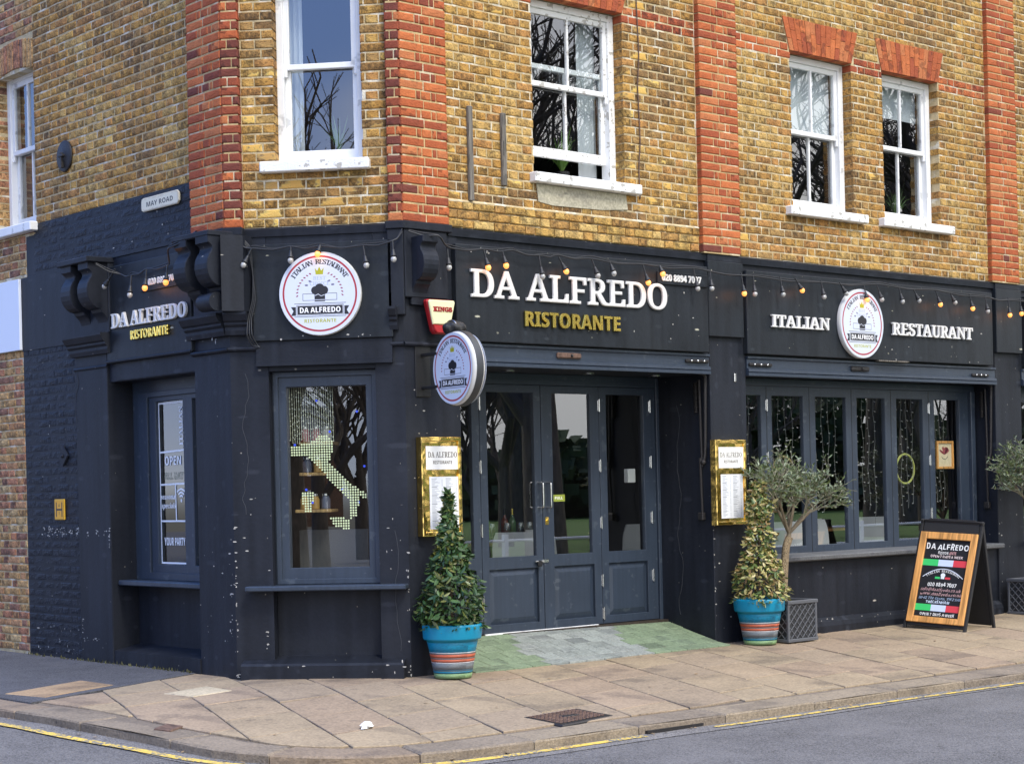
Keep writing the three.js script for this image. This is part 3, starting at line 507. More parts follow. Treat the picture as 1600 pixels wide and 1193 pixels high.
for (const u of [-1.50, -1.17]) consoleBracket(side, u, .19, 2.90, 3.50, .25);
add('bracket_block', cbox(-3.46, -2.91, 2.90, 3.56, -.02, .05, .006), M.navy, side);
add('bracket_cap', cbox(-3.46, -2.90, 3.505, 3.555, -.02, .26, .008), M.navy, side); add('bracket_cap', cbox(-1.53, -.97, 3.50, 3.545, -.02, .24, .008), M.navy, side);
add('bracket_block', cbox(-1.52, -1.0, 2.90, 3.51, -.02, .05, .006), M.navy, side);
add('bracket_cheek', plan([[-.93, -1.12], onC(-1.411, .20), onC(-1.25, .13), onC(-1.21, 0), [-.93, -1.04]].map(p => p).reverse(), 2.905, 3.505), M.navy, front);
add('scroll_end', bar([-1.19, 2.985, .16], [-.98, 2.985, .16], .07, .075, 14), M.navy, side);
add('bracket_block', cbox(-.11, .02, 2.84, 3.515, -.02, .05, .006), M.navy, corner);
add('bracket_block', cbox(-.01, .42, 2.98, 3.515, -.02, .05, .006), M.navy, front);
consoleBracket(front, .055, .155, 2.93, 3.45, .21);
// window sills
add('sill', cbox(-1.30, -.008, .690, .730, -.12, .125, .008), M.frame, corner);
add('sill', cbox(-3.0, -1.59, .690, .735, -.26, -.03, .008), M.frame, side);
add('sill', profile([[-.30, .70], [.06, .70], [.08, .712], [.082, .742], [.07, .752], [-.30, .765]], 4.02, 4.04), M.slate, front);
add('sill', profile([[-.30, .70], [.06, .70], [.08, .712], [.082, .742], [.07, .752], [-.30, .765]], 2.2, 8.57), M.slate, front);
// display windows
function displayWindow(name, frame, outer, panes, n0, n1, mat, glassMat) { const g = grp(name, building, frame);
  add('frame', slabShape(outer, panes.map(p => rectPts(...p)), n0, n1, .004), mat, g);
  panes.forEach(([a, b, c, d]) => { add('pane', new THREE.PlaneGeometry(b - a + .02, d - c + .02).translate((a + b) / 2, (c + d) / 2, (n0 + n1) / 2), glassMat, g); });
  return g; }
const cw = displayWindow('corner_display_window', FC, rectPts(-1.105, -.23, .73, 2.435), [[-.985, -.338, .862, 2.307]], -.19, -.10, M.frame, M.glass);
add('architrave', slabShape(rectPts(-1.088, -.245, .733, 2.43), [rectPts(-1.048, -.285, .775, 2.385)], -.10, -.078, .004), M.frame, cw);
const sw = displayWindow('side_display_window', FL, rectPts(-3.02, -1.58, .735, 2.475), [[-2.63, -2.18, .868, 2.282], [-2.03, -1.66, .868, 2.282]], -.29, -.225, M.frame, M.glass);
add('architrave', slabShape(rectPts(-2.89, -1.585, .737, 2.37), [rectPts(-2.74, -1.62, .80, 2.325)], -.225, -.205, .003), M.frame, sw);
const fw = displayWindow('front_folding_window', FR, rectPts(4.02, 8.08, .755, 2.475), [[4.08, 4.573], [4.732, 5.204], [5.391, 5.875], [6.051, 6.517], [6.711, 7.165], [7.369, 7.821]].map(([a, b]) => [a, b, .832, 2.305]), -.345, -.295, M.frame, M.glass);
add('head_board', cbox(4.03, 8.07, 2.395, 2.466, -.36, -.27, .004), M.frame, fw);
add('end_post', cbox(7.98, 8.055, .76, 2.40, -.34, -.25, .005), M.frame, fw);
for (const x of [4.653, 5.298, 5.963, 6.614, 7.267]) add('joint_line', cbox(x - .004, x + .004, .77, 2.39, -.30, -.2925, .001), M.black, fw);
displayWindow('far_window', FR, rectPts(8.55, 10.7, .755, 2.475), [[8.66, 9.2, .832, 2.305], [9.36, 9.9, .832, 2.305], [10.05, 10.55, .832, 2.305]], -.345, -.295, M.frame, M.glass);
function hinge(parent, x, y, z, h = .115) { add('hinge', merge([bar([x, y - h / 2, z], [x, y + h / 2, z], .008, .008, 8), cbox(x - .013, x + .013, y - h / 2 + .008, y + h / 2 - .008, z - .012, z - .004, .002)]), M.chrome, parent); }
for (const [x, y] of [[4.653, 2.21], [4.653, 1.70], [7.267, 2.21], [7.275, 1.66], [7.28, 1.1]]) hinge(fw, x, y, -.287);

// bare spots, chips and cracks in the navy paint
{
  srand(700); const chip = (frame, list, name) => { const gs = []; for (const [u, y, n, su, sy, k] of list) for (let i = 0; i < k; i++) { const pts = [], m = 5 + Math.floor(rnd() * 4), r = rr(.003, .010), cu = u + rr(-su, su), cy = y + rr(-sy, sy), e = rr(.6, 2.2); for (let j = 0; j < m; j++) { const a = j / m * 6.283; pts.push([cu + Math.cos(a) * r * rr(.5, 1.2) * e, cy + Math.sin(a) * r * rr(.5, 1.2) / e * 1.3]); } const g = new THREE.ShapeGeometry(shapeOf(pts)); g.translate(0, 0, n); gs.push(uvBox(g)); }
    const m = add(name, merge(gs), std({ color: rgb(.62, .60, .55), map: T.slab, roughness: .95, side: THREE.DoubleSide }), frame); m.userData.kind = 'stuff'; };
  chip(side, [[-4.2, 1.16, .0035, .16, .05, 26], [-3.85, 1.16, .0035, .22, .035, 30], [-3.25, 1.15, .0245, .2, .03, 10], [-3.04, 1.12, .0245, .012, .10, 12], [-3.55, .24, .0245, .02, .14, 8], [-3.4, .20, .0245, .16, .012, 9], [-4.1, .20, .0035, .45, .16, 16], [-3.9, .10, .0035, .6, .06, 9], [-1.3, .75, .003, .25, .55, 10], [-1.12, .7, .003, .03, .5, 14], [-4.2, 2.1, .0035, .1, .05, 2], [-2.3, 3.75, .004, .6, .12, 6], [-1.3, 2.7, .06, .2, .02, 4]], 'bare_spots');
  chip(corner, [[-1.402, .6, .003, .008, .6, 22], [-1.25, 1.2, .003, .12, .4, 6], [-.012, .5, .003, .009, .5, 14], [-.6, .09, .107, .6, .05, 7], [-.12, 1.2, .003, .09, .5, 5], [-1.15, .3, .003, .02, .09, 6], [-.6, 2.69, .053, .5, .02, 7], [-.7, .737, .06, .4, .0, 0]], 'bare_spots');
  chip(front, [[3.545, 1.0, .003, .01, .8, 14], [2.6, 2.95, .063, .8, .25, 15], [6.5, 2.85, .063, 1.3, .2, 9], [5, .45, -.017, .8, .25, 6], [5.8, .12, .06, 1.6, .02, 24], [.2, 1.7, .003, .15, .6, 16], [3.8, .6, .003, .2, .4, 7], [8.1, .5, .003, .03, .5, 8], [.7, 3.4, .064, .15, .03, 5]], 'bare_spots');
  const crack = (frame, pts, name) => add(name, tube(pts, .0017, 4, pts.length * 3), std({ color: rgb(.065, .07, .08), roughness: .9 }), frame);
  const walk = (u, y0, y1, n, a, k) => { const o = []; for (let i = 0; i <= k; i++) o.push([u + rr(-a, a) + a * 2 * Math.sin(i * .7), lerp(y0, y1, i / k), n]); return o; };
  crack(corner, walk(-1.30, 2.42, 1.3, .001, .014, 18), 'paint_crack'); crack(corner, walk(-.10, 1.15, .2, .001, .008, 12), 'paint_crack');
  const w = walk(0, 2.2, .25, 0, .012, 26).map(([a, y]) => [3.5345, y, -.42 + a]); crack(front, w, 'paint_crack'); crack(side, walk(-3.58, 2.62, 2.15, .024, .014, 9), 'paint_crack'); crack(side, walk(-1.2, .98, .4, .001, .01, 9), 'paint_crack');
}

// ---------------------------------------------------------------- entrance: folding doors, ramp
const doors = grp('entrance_door', building, FR), ZD = -.68;
add('door_frame', merge([cbox(.555, .618, .15, 2.47, ZD - .07, ZD + .02, .004), cbox(3.502, 3.54, .15, 2.47, ZD - .07, ZD + .02, .004), cbox(.618, 3.502, 2.372, 2.47, ZD - .07, ZD + .02, .004)]), M.frame, doors);
const leaves = [[.622, 1.33, .70, 1.245], [1.334, 2.046, 1.417, 1.965], [2.054, 2.766, 2.185, 2.655], [2.772, 3.498, 2.862, 3.345]];
for (const [a, b, g0, g1] of leaves) {
  const yb = .205 - .0;
  add('door_leaf', slabShape(rectPts(a, b, yb, 2.37), [rectPts(g0, g1, .862, 2.303), rectPts(g0 - .005, g1 + .02, .275, .755)], ZD - .045, ZD, .003), M.frame, doors);
  const p0 = g0 - .005, p1 = g1 + .02, o = .006, i = .055, z0 = ZD - .03, z1 = ZD - .012, P = [];
  const f = [[p0 + o, .275 + o], [p1 - o, .275 + o], [p1 - o, .755 - o], [p0 + o, .755 - o]], q = [[p0 + i, .275 + i], [p1 - i, .275 + i], [p1 - i, .755 - i], [p0 + i, .755 - i]];
  for (let k = 0; k < 4; k++) { const j = (k + 1) % 4; P.push(...f[k], z0, ...f[j], z0, ...q[j], z1, ...f[k], z0, ...q[j], z1, ...q[k], z1); } P.push(...q[0], z1, ...q[1], z1, ...q[2], z1, ...q[0], z1, ...q[2], z1, ...q[3], z1);
  const rp = new THREE.BufferGeometry(); rp.setAttribute('position', new THREE.Float32BufferAttribute(P, 3)); add('raised_panel', uvBox(rp), M.frame, doors);
  add('panel_back', cbox(p0 - .01, p1 + .01, .265, .765, ZD - .043, ZD - .031, .001), M.frame, doors);
  add('pane', new THREE.PlaneGeometry(g1 - g0 + .02, 1.46).translate((g0 + g1) / 2, 1.5825, ZD - .022), M.glass, doors);
}
add('threshold', cbox(1.34, 2.70, .188, .206, ZD - .05, ZD + .012, .003), M.whiteClean, doors);
for (const x of [2.006, 2.10]) { add('handle', merge([tube([[x, 1.285, ZD], [x, 1.285, ZD + .05], [x, 1.30, ZD + .06], [x, 1.49, ZD + .06], [x, 1.505, ZD + .05], [x, 1.505, ZD]], .010, 8, 30)]), M.chrome, doors); }
for (const [x, y] of [[1.332, 2.2], [1.332, 1.65], [1.332, 1.10], [1.332, .48], [2.769, 2.2], [2.769, 1.65], [2.769, 1.13], [2.769, .60], [2.775, .30], [3.43, 2.2], [3.43, 1.68], [3.43, 1.16], [3.43, .62]]) hinge(doors, x, y, ZD + .008);
add('lock_plate', cbox(2.075, 2.115, 1.13, 1.20, ZD, ZD + .006, .003), M.brass, doors); add('lock_cylinder', bar([2.095, 1.165, ZD], [2.095, 1.165, ZD + .016], .012), M.goldLetter, doors);
add('hasp', merge([cbox(2.03, 2.10, .795, .825, ZD, ZD + .012, .003), bar([1.93, .81, ZD + .02], [2.03, .81, ZD + .02], .009)]), M.chrome, doors);
add('padlock', cbox(1.955, 2.005, .765, .815, ZD + .012, ZD + .038, .008), M.black, doors);
{
  const t = canvasTex(128, 64, (g, w, h) => { g.fillStyle = '#8f9a3a'; g.fillRect(0, 0, w, h); g.fillStyle = '#f4f4ea'; g.font = 'bold 36px sans-serif'; g.textAlign = 'center'; g.textBaseline = 'middle'; g.fillText('PULL', w / 2, h / 2); });
  const s = thing('pull_sticker', 'olive green sticker with white letters on the right-hand middle door pane', 'sticker'); add('sticker', new THREE.PlaneGeometry(.15, .062).translate(2.265, 1.365, ZD - .0205), std({ map: t, roughness: .5 }), s);
}
add('meter_box', cbox(3.23, 3.33, 1.49, 1.62, ZD - .16, ZD - .10, .006), M.whiteClean, doors);
for (const x of [1.45, 2.40, 3.25]) { add('ceiling_spot', merge([new THREE.CylinderGeometry(.06, .06, .012, 20).translate(x, HEAD - .004, -.42)]), M.chrome, doors); }
{
  const ramp = struct('entrance_ramp', plan([[.56, .0], [3.536, 0], [3.536, -.72], [.56, -.72]], -.3, -.02), M.slate, 'tiled ramp painted green and grey in front of the doors');
  const tg = [[.25, .325, .20], [.265, .34, .21], [.24, .315, .19]], tgr = [[.35, .38, .345], [.365, .39, .355], [.335, .365, .33]];
  M.tileG = tg.map(c => std({ color: rgb(...c), map: T.slab, bumpMap: T.fineBump, bumpScale: .004, roughness: .8 })); M.tileS = tgr.map(c => std({ color: rgb(...c), map: T.slab, bumpMap: T.fineBump, bumpScale: .004, roughness: .8 }));
  const y = z => lerp(.20, .004, clamp((z + .68) / .80)) ; srand(55);
  add('ramp_bed', flag([[.50, .20], [.50, -.70], [3.53, -.70], [3.53, .20]], (x, z) => lerp(.20, -.004, clamp((z + .68) / .88)) - .012, .12, .004), M.joint, ramp);
  for (let i = 0; i < 15; i++) for (let j = 0; j < 6; j++) { const x0 = .50 + i * .205 + (j % 2 ? .08 : 0), x1 = Math.min(3.52 + (j > 3 ? .06 : 0), x0 + .197), z0 = .19 - j * .15, z1 = z0 - .143; if (x1 - x0 < .05) continue;
    const skew = .25 * z0; const cx = (x0 + x1) / 2; add('ramp_tile', flag([[x0, z0], [x0, z1], [x1, z1], [x1, z0]].reverse().reverse(), (x, z) => Math.max(y(z), fallY(z) + .004), .02, .004), pick(cx + skew < 1.38 || cx + skew > 2.62 ? M.tileG : M.tileS), ramp); }
}
// awning gear left on the reveals and lintels
function awningArm(x, z, label) {
  const t = thing('awning_arm', label, 'awning arm', 'folded awning arms in the reveals');
  const a = [x, 2.44, z + .015], m = [x, 1.66, z - .02];
  add('arm_tube', tube([[x - .28, 2.485, z + .03], [x - .06, 2.47, z + .03], [x - .01, 2.45, z + .03], [x, 2.35, z + .02], [x - .0, 1.75, z - .0], [x - .01, 1.66, z - .02]], .015, 8, 60), M.iron, t);
  add('lower_rod', bar([x - .02, 1.70, z - .045], [x - .0, 1.19, z - .05], .012), M.iron, t);
  add('slide_rod', bar([x, 2.42, z - .055], [x - .005, 1.62, z - .035], .013), M.iron, t);
  const c = []; for (let i = 0; i <= 90; i++) { const k = i / 90; c.push([x + .018 * Math.cos(i * 1.3), lerp(2.40, 2.12, k), z - .10 + .018 * Math.sin(i * 1.3)]); }
  add('coil_spring', tube(c, .005, 5, 260), M.iron, t);
  add('foot_bracket', cbox(x - .03, x + .015, 1.13, 1.20, z - .085, z - .02, .006), M.iron, t); add('elbow', new THREE.SphereGeometry(.026, 12, 8).translate(x - .005, 1.66, z - .02), M.iron, t);
}
awningArm(3.512, -.06, 'rusty black folded awning arm beside the entrance doors'); awningArm(8.045, -.06, 'rusty black folded awning arm at the right end of the wide front window');
for (const [x0, x1, y, z, l] of [[3.20, 3.50, 2.575, .02, 'dark iron hinge strap above the right end of the doors'], [4.06, 4.38, 2.565, .02, 'dark iron hinge strap at the left end of the wide window lintel'], [7.62, 7.92, 2.555, .02, 'dark iron hinge strap at the right end of the wide window lintel']]) { const t = thing('hinge_strap', l, 'hinge'); add('strap', cbox(x0, x1, y - .013, y + .017, z - .02, z + .012, .008), M.iron, t); for (let i = 0; i < 3; i++) add('bolt', new THREE.SphereGeometry(.012, 8, 6).translate(x0 + .06 + i * (x1 - x0 - .1) / 2.4, y + .002, z + .014), M.chrome, t); }
for (const [x, y, m, l] of [[1.76, 2.575, M.rust, 'brown rusty oblong plate on the lintel above the doors'], [5.72, 2.57, M.iron, 'dark oblong plate on the lintel below the round sign of the front fascia']]) { const t = thing('oblong_plate', l, 'plate'); add('plate', cbox(x - .14, x + .14, y - .024, y + .024, .0, .03, .02), m, t); add('keyhole_stud', new THREE.SphereGeometry(.014, 8, 6).translate(x + .02, y, .032), M.black, t); }
{ const t = thing('wooden_wedge', 'thin weathered strip of wood stuck above the wide window lintel', 'wood strip'); add('strip', cbox(5.95, 6.45, 2.648, 2.662, .03, .075, .003), M.oldWood, t); }
{ const t = thing('entry_sensor', 'small pale metal hook plate on the right pier above the menu case', 'hook'); add('plate', cbox(3.86, 3.885, 2.40, 2.48, 0, .012, .004), M.chrome, t); }

// ---------------------------------------------------------------- sash windows
function sashWindow(name, frame, [a, b, c, d], o) {
  const g = grp(name, building, frame), z = -.11, mat = o.mat || M.whiteClean, cs = o.casing ?? .07, up = o.raise || 0, mid = o.mid ?? (c + d) / 2;
  add('frame', slabShape(rectPts(a, b, c, d), [rectPts(a + cs, b - cs, c + .03, d - .06)], z - .11, z, .003), mat, g);
  const s0 = a + cs, s1 = b - cs, st = .045;
  const sash = (y0, y1, z0, bot, top, bars) => { const hs = [], n = bars ? 2 : 1, w = (s1 - s0 - 2 * st - (n - 1) * .022) / n; for (let i = 0; i < n; i++) hs.push(rectPts(s0 + st + i * (w + .022), s0 + st + i * (w + .022) + w, y0 + bot, y1 - top));
    add('sash', slabShape(rectPts(s0, s1, y0, y1), hs, z0 - .035, z0, .004), mat, g); for (const h of hs) add('pane', new THREE.PlaneGeometry(h[1][0] - h[0][0] + .02, h[2][1] - h[0][1] + .02).translate((h[0][0] + h[1][0]) / 2, (h[0][1] + h[2][1]) / 2, z0 - .018), M.glassUp, g); };
  sash(mid - .025, d - .06, z - .02, .045, .05, o.bars); sash(c + .03 + up, mid + .025 + up, z - .06, .085, .045, o.bars);
  for (const x of [s0 + .012, s1 - .012]) add('horn', cbox(x - .014, x + .014, mid - .085, mid - .02, z - .05, z - .014, .008), mat, g);
  const sl = o.sill; add('sill', merge([cbox(sl[0], sl[1], c - .085, c, -.12, .075, .008)]), o.sillMat || M.white, g);
  return g;
}
sashWindow('sash_window', FC, win.c, { bars: false, mid: 4.868, sill: [-1.118, -.236], casing: .055 });
sashWindow('sash_window', FR, win.f2, { bars: true, mid: 4.90, raise: .155, sill: [1.375, 2.64], mat: M.white });
sashWindow('sash_window', FR, win.f3, { bars: true, mid: 4.868, sill: [4.66, 5.845] });
sashWindow('sash_window', FR, win.f4, { bars: true, mid: 4.868, sill: [6.10, 7.30] });
// blinds, curtains and plants behind the upper windows
function drape(name, label, frame, x0, x1, y0, y1, n, mat, cat, folds = 5) { const t = thing(name, label, cat); setFrame(t, frame); const g = new THREE.PlaneGeometry(x1 - x0, y1 - y0, folds * 6, 6), p = g.attributes.position; for (let i = 0; i < p.count; i++) p.setZ(i, .018 * Math.sin((p.getX(i) - x0) / (x1 - x0) * folds * 6.28) * (folds > 1 ? 1 : .2)); g.translate((x0 + x1) / 2, (y0 + y1) / 2, n); add('cloth', g, mat, t); return t; }
M.net = new THREE.MeshPhysicalMaterial({ color: rgb(.80, .84, .86), roughness: 1, transmission: .35, thickness: 0 });
drape('curtain', 'white curtain drawn to the left behind the tall corner window', FC, -.96, -.83, 4.1, 5.6, -.27, M.net, 'curtain', 3);
drape('curtain', 'white curtain at the right behind the half open sash window', FR, 2.20, 2.42, 4.12, 5.6, -.28, M.net, 'curtain', 4);
drape('roller_blind', 'white blind covering the upper half of the left one of the paired windows', FR, 4.86, 5.64, 4.88, 5.6, -.24, M.net, 'blind', 1);
drape('roller_blind', 'white blind pulled part way down in the right one of the paired windows', FR, 6.28, 7.08, 5.20, 5.6, -.24, M.net, 'blind', 1);

// ---------------------------------------------------------------- neighbouring house on the side street
{
  const nb = thing('neighbouring_house', 'brick house adjoining on the side street, cut by the left edge of the photo', 'house'); srand(300);
  const wall = grp('house_wall', nb, FL), w = win.s1;
  add('mortar', slabShape([[-9, -.35], [-4.665, -.35], [-4.665, 3.55], [-4.56, 3.55], [-4.56, 3.93], [-4.37, 3.93], [-4.37, 4.03], [-4.337, 4.03], [-4.337, TOP], [-9, TOP]], [rectPts(w[0], w[1] - .004, w[2], w[3])], -.25, -.008), M.mortar, wall);
  const o = { material: () => pick(M.pink), colour: () => pick(pinkTones), stuff: M.brickStuff, rough: .004 };
  brickWall(nb, 'brick_wall', FL, [...lay(-7.2, -4.665, .03, 3.55, [hole(-7.3, -4.69, 2.87, 3.56)], flemish), ...lay(-7.2, -4.56, 3.58, 3.93, [], flemish), ...lay(-7.2, -4.38, 3.955, 4.03, [], flemish), ...lay(-7.2, -4.345, 4.03, TOP, [hole(w[0], w[1], w[2] - .085, w[3]), trap(w[0] - .02, w[1], w[0] - .06, w[1], w[3], w[3] + .30)], flemish)], o);
  const ar = grp('brick_arch', nb, FL); for (let i = 0; i < 12; i++) { const x0 = lerp(w[0] - .02, w[1], i / 12), x1 = lerp(w[0] - .02, w[1], (i + 1) / 12), y = w[3] + .05 * Math.sin(Math.PI * (i + .5) / 12); add('voussoir', cbox(x0 + .004, x1 - .004, y - .01, y + .255, -.10, rr(.002, .006), .004), pick(M.pink), ar); }
  const g0 = building.children.length; const sw2 = sashWindow('sash_window', FL, [w[0], w[1] - .006, w[2], w[3] + .03], { bars: true, mid: 4.80, sill: [-5.35, -4.31], casing: .06, sillMat: M.whiteClean }); nb.add(sw2);
  const inn = grp('room', nb, FL); add('back_wall', cbox(-7, -4.7, 3.3, 6.6, -2.2, -2.1, .002), M.inner, inn);
  drape('curtain', 'grey white curtain inside the window at the left edge of the photo', FL, -4.86, -4.42, 4.1, 5.5, -.34, M.net, 'curtain', 3);
  const p = thing('blank_sign_board', 'blank white board on the brick wall at the left edge of the photo', 'sign board'); setFrame(p, FL); add('panel', cbox(-7.4, -4.665, 2.875, 3.545, .0, .03, .003), std({ color: rgb(.72, .77, .88), roughness: .5 }), p);
}

// ---------------------------------------------------------------- lettering and boards
{
  const L = (name, label, frame) => setFrame(thing(name, label, 'lettering', undefined), frame);
  lettering(L('fascia_lettering', 'large white serif letters DA ALFREDO over the doors', FR), 'DA ALFREDO', 'serifR', .63, 2.925, 3.018, .215, .066, .020, M.letter, .0062);
  const gold = (l, f, a, b, y, c, z) => { const t = L('fascia_lettering', l, f); lettering(t, 'RISTORANTE', 'sans', a, b, y, c, z, .022, M.goldLetter); return t; };
  gold('gold letters RISTORANTE below the large white name over the doors', FR, 1.195, 2.325, 2.800, .122, .068);
  lettering(L('fascia_lettering', 'white serif word ITALIAN left of the round sign on the front fascia', FR), 'ITALIAN', 'serif', 4.32, 5.18, 2.925, .113, .068, .022, M.letter);
  lettering(L('fascia_lettering', 'white serif word RESTAURANT at the right end of the front fascia', FR), 'RESTAURANT', 'serif', 6.165, 7.555, 2.922, .122, .068, .022, M.letter);
  lettering(L('fascia_lettering', 'narrow white serif letters DA ALFREDO on the side street fascia', FL), 'DA ALFREDO', 'serif', -2.865, -1.612, 2.928, .122, .041, .022, M.letter);
  gold('small gold letters RISTORANTE on the side street fascia', FL, -2.535, -1.905, 2.807, .075, .043);
  const ph = (l, f, x0, x1, y0, y1, n, a, b, y, c) => { const t = setFrame(thing('phone_board', l, 'sign board'), f); add('board', cbox(x0, x1, y0, y1, n - .03, n, .003), M.navyFascia, t); lettering(t, '020 8894 7007', 'sans', a, b, y, c, n + .001, .007, M.letter); };
  ph('dark board with white telephone number at the right end of the doors fascia', FR, 2.80, 3.455, 3.243, 3.352, .078, 2.85, 3.36, 3.272, .058);
  ph('dark board with white telephone number on the side street fascia', FL, -2.36, -1.66, 3.195, 3.375, .052, -2.22, -1.72, 3.242, .050);
}
// round emblem
function emblem(g, w, bg) {
  const c = w / 2; g.fillStyle = bg; g.fillRect(0, 0, w, w); g.save(); g.translate(c, c); const s = w / 2; g.scale(s, s);
  g.strokeStyle = '#a3343a'; g.lineWidth = .045; g.beginPath(); g.arc(0, 0, .90, 0, 7); g.stroke();
  const word = (t, r, a0, a1, size, col) => { g.fillStyle = col; g.font = 'bold 100px serif'; g.textAlign = 'center'; g.textBaseline = 'alphabetic'; const n = t.length; for (let i = 0; i < n; i++) { const a = lerp(a0, a1, i / (n - 1)); g.save(); g.rotate(a); g.translate(0, -r); g.scale(size / 100, size / 100); g.fillText(t[i], 0, 0); g.restore(); } };
  word('ITALIAN RESTAURANT', .715, -.99, .99, .165, '#1b1c22'); word('ITALIAN RESTAURANT', .712, -.985, .995, .165, '#1b1c22');
  g.fillStyle = '#a8a81e'; g.beginPath(); [[-.11, -.62], [-.09, -.46], [.09, -.46], [.11, -.62], [.05, -.55], [0, -.65], [-.05, -.55]].forEach(([x, y], i) => i ? g.lineTo(x, y) : g.moveTo(x, y)); g.fill();
  const dots = (col, r, a0, a1, n, sz) => { g.fillStyle = col; for (const q of [-1, 1]) for (let i = 0; i < n; i++) { const a = lerp(a0, a1, i / (n - 1)) * q; g.save(); g.translate(Math.sin(a) * r, -Math.cos(a) * r * .98 + .02); g.rotate(a + .6 * q); g.beginPath(); g.ellipse(0, 0, sz, sz * 1.9, 0, 0, 7); g.fill(); g.restore(); } };
  dots('#8d4250', .56, .42, 1.62, 9, .016); dots('#6c6a86', .40, .62, .95, 2, .022);
  g.fillStyle = '#a9b4cc'; g.font = 'bold 100px serif'; g.textAlign = 'center'; for (const [t, y] of [['BEST', -.33], ['CHOICE', -.20]]) { g.save(); g.translate(0, y); g.scale(.00125, .00125); g.fillText(t, 0, 0); g.restore(); }
  g.strokeStyle = '#55565e'; g.lineWidth = .012; g.strokeRect(-.42, 0, .84, .16);
  g.fillStyle = '#26262c'; for (const [x, y, r] of [[-.11, -.08, .10], [0, -.12, .12], [.11, -.08, .10]]) { g.beginPath(); g.arc(x, y, r, 0, 7); g.fill(); } g.fillRect(-.13, -.06, .26, .25); g.strokeStyle = '#dde4f2'; g.lineWidth = .014; g.beginPath(); g.moveTo(-.12, .05); g.lineTo(-.04, .01); g.lineTo(.03, .06); g.lineTo(.12, .03); g.stroke(); g.beginPath(); g.moveTo(-.13, .15); g.lineTo(.13, .15); g.stroke();
  g.fillStyle = '#26262c'; g.fillRect(-.64, .23, 1.28, .012); g.fillRect(-.64, .545, 1.28, .012);
  g.fillRect(-.58, .27, 1.16, .25); for (const q of [-1, 1]) { g.beginPath(); [[.60, .31], [.72, .31], [.66, .41], [.72, .52], [.60, .52]].forEach(([x, y], i) => i ? g.lineTo(x * q, y) : g.moveTo(x * q, y)); g.fill(); }
  g.strokeStyle = '#e8edf6'; g.lineWidth = .012; g.strokeRect(-.565, .285, 1.13, .22);
  g.fillStyle = '#ffffff'; g.font = 'bold 100px sans-serif'; g.save(); g.translate(0, .455); g.scale(.00172, .00178); g.fillText('DA ALFREDO', 0, 0); g.restore();
  g.fillStyle = '#a4a526'; g.font = 'bold 100px sans-serif'; g.save(); g.translate(0, .70); g.scale(.00135, .0012); g.fillText('RISTORANTE', 0, 0); g.restore();
  g.restore();
}
M.emblem = std({ map: canvasTex(512, 512, (g, w) => emblem(g, w, '#cfd6e4')), roughness: .35 });
M.rim = std({ color: rgb(.66, .65, .62), roughness: .4 });
M.drum = std({ color: rgb(.06, .062, .065), roughness: .45, metalness: .3 });
function disc(r, z) { const g = new THREE.CircleGeometry(r, 64); g.translate(0, 0, z); return g; }
function roundSign(label, frame, u, y, n, r, depth) {
  const t = thing('round_sign', label, 'sign'); setFrame(t, frame); const p = toWorld(frame, u, y, n); t.position.copy(p);
  const g = new THREE.LatheGeometry([[0, 0], [r - .004, 0], [r, .006], [r, depth - .008], [r - .008, depth], [0, depth]].map(([a, b]) => new THREE.Vector2(a, b)), 64); g.rotateX(Math.PI / 2); add('drum', g, M.rim, t);
  add('face', disc(r * .985, depth + .003), M.emblem, t); return t;
}
roundSign('round white restaurant sign on the narrow corner fascia', FC, -.646, 3.024, .05, .330, .045);
roundSign('round white sign between two words on the wide front fascia', FR, 5.652, 3.008, .06, .343, .045);
{
  const t = thing('projecting_sign', 'round double sided sign hanging out from the wall on a black bracket', 'sign'); t.position.set(.20, 2.397, .435); t.rotation.y = rad(-96);
  const r = .288, hd = .062, g = new THREE.LatheGeometry([[0, -hd], [r - .03, -hd], [r - .006, -hd + .018], [r, -hd + .035], [r, hd - .035], [r - .006, hd - .018], [r - .03, hd], [0, hd]].map(([a, b]) => new THREE.Vector2(a, b)), 64); g.rotateX(Math.PI / 2); add('rim', g, M.rim, t);
  const b = new THREE.LatheGeometry([[r + .001, -hd + .03], [r + .006, -hd + .034], [r + .006, hd - .034], [r + .001, hd - .03]].map(([a, c]) => new THREE.Vector2(a, c)), 64); b.rotateX(Math.PI / 2); add('side_band', b, M.drum, t);
  add('face', disc(r - .012, hd + .0035), M.emblem, t); const f2 = disc(r - .012, hd + .0035); f2.rotateY(Math.PI); add('face', f2, M.emblem, t);
  const br = thing('sign_bracket', 'black steel wall bracket holding the projecting round sign', 'bracket'); add('wall_plate', cbox(.10, .25, 2.20, 2.60, .0, .012, .003), M.black, br); for (const y of [2.27, 2.53]) add('arm', cbox(.155, .195, y - .012, y + .012, .01, .21, .003), M.black, br);
  const w = thing('wrapped_lamp', 'black wrapped bulge tied with wire on top of the projecting sign', 'lamp'); const s = new THREE.SphereGeometry(.1, 24, 16); s.scale(1.0, .62, .8); const pp = s.attributes.position; for (let i = 0; i < pp.count; i++) { const k = 1 + .09 * Math.sin(pp.getX(i) * 60 + pp.getY(i) * 40) * Math.cos(pp.getZ(i) * 50); pp.setXYZ(i, pp.getX(i) * k, pp.getY(i) * k, pp.getZ(i) * k); }
  add('wrapping', uvBox(s), M.black, w); const to = new THREE.TorusGeometry(.072, .004, 6, 24); to.scale(1, .9, 1); to.rotateY(Math.PI / 2); to.translate(-.03, 0, 0); add('tie', to, M.chrome, w); w.position.set(.24, 2.718, .33);
}
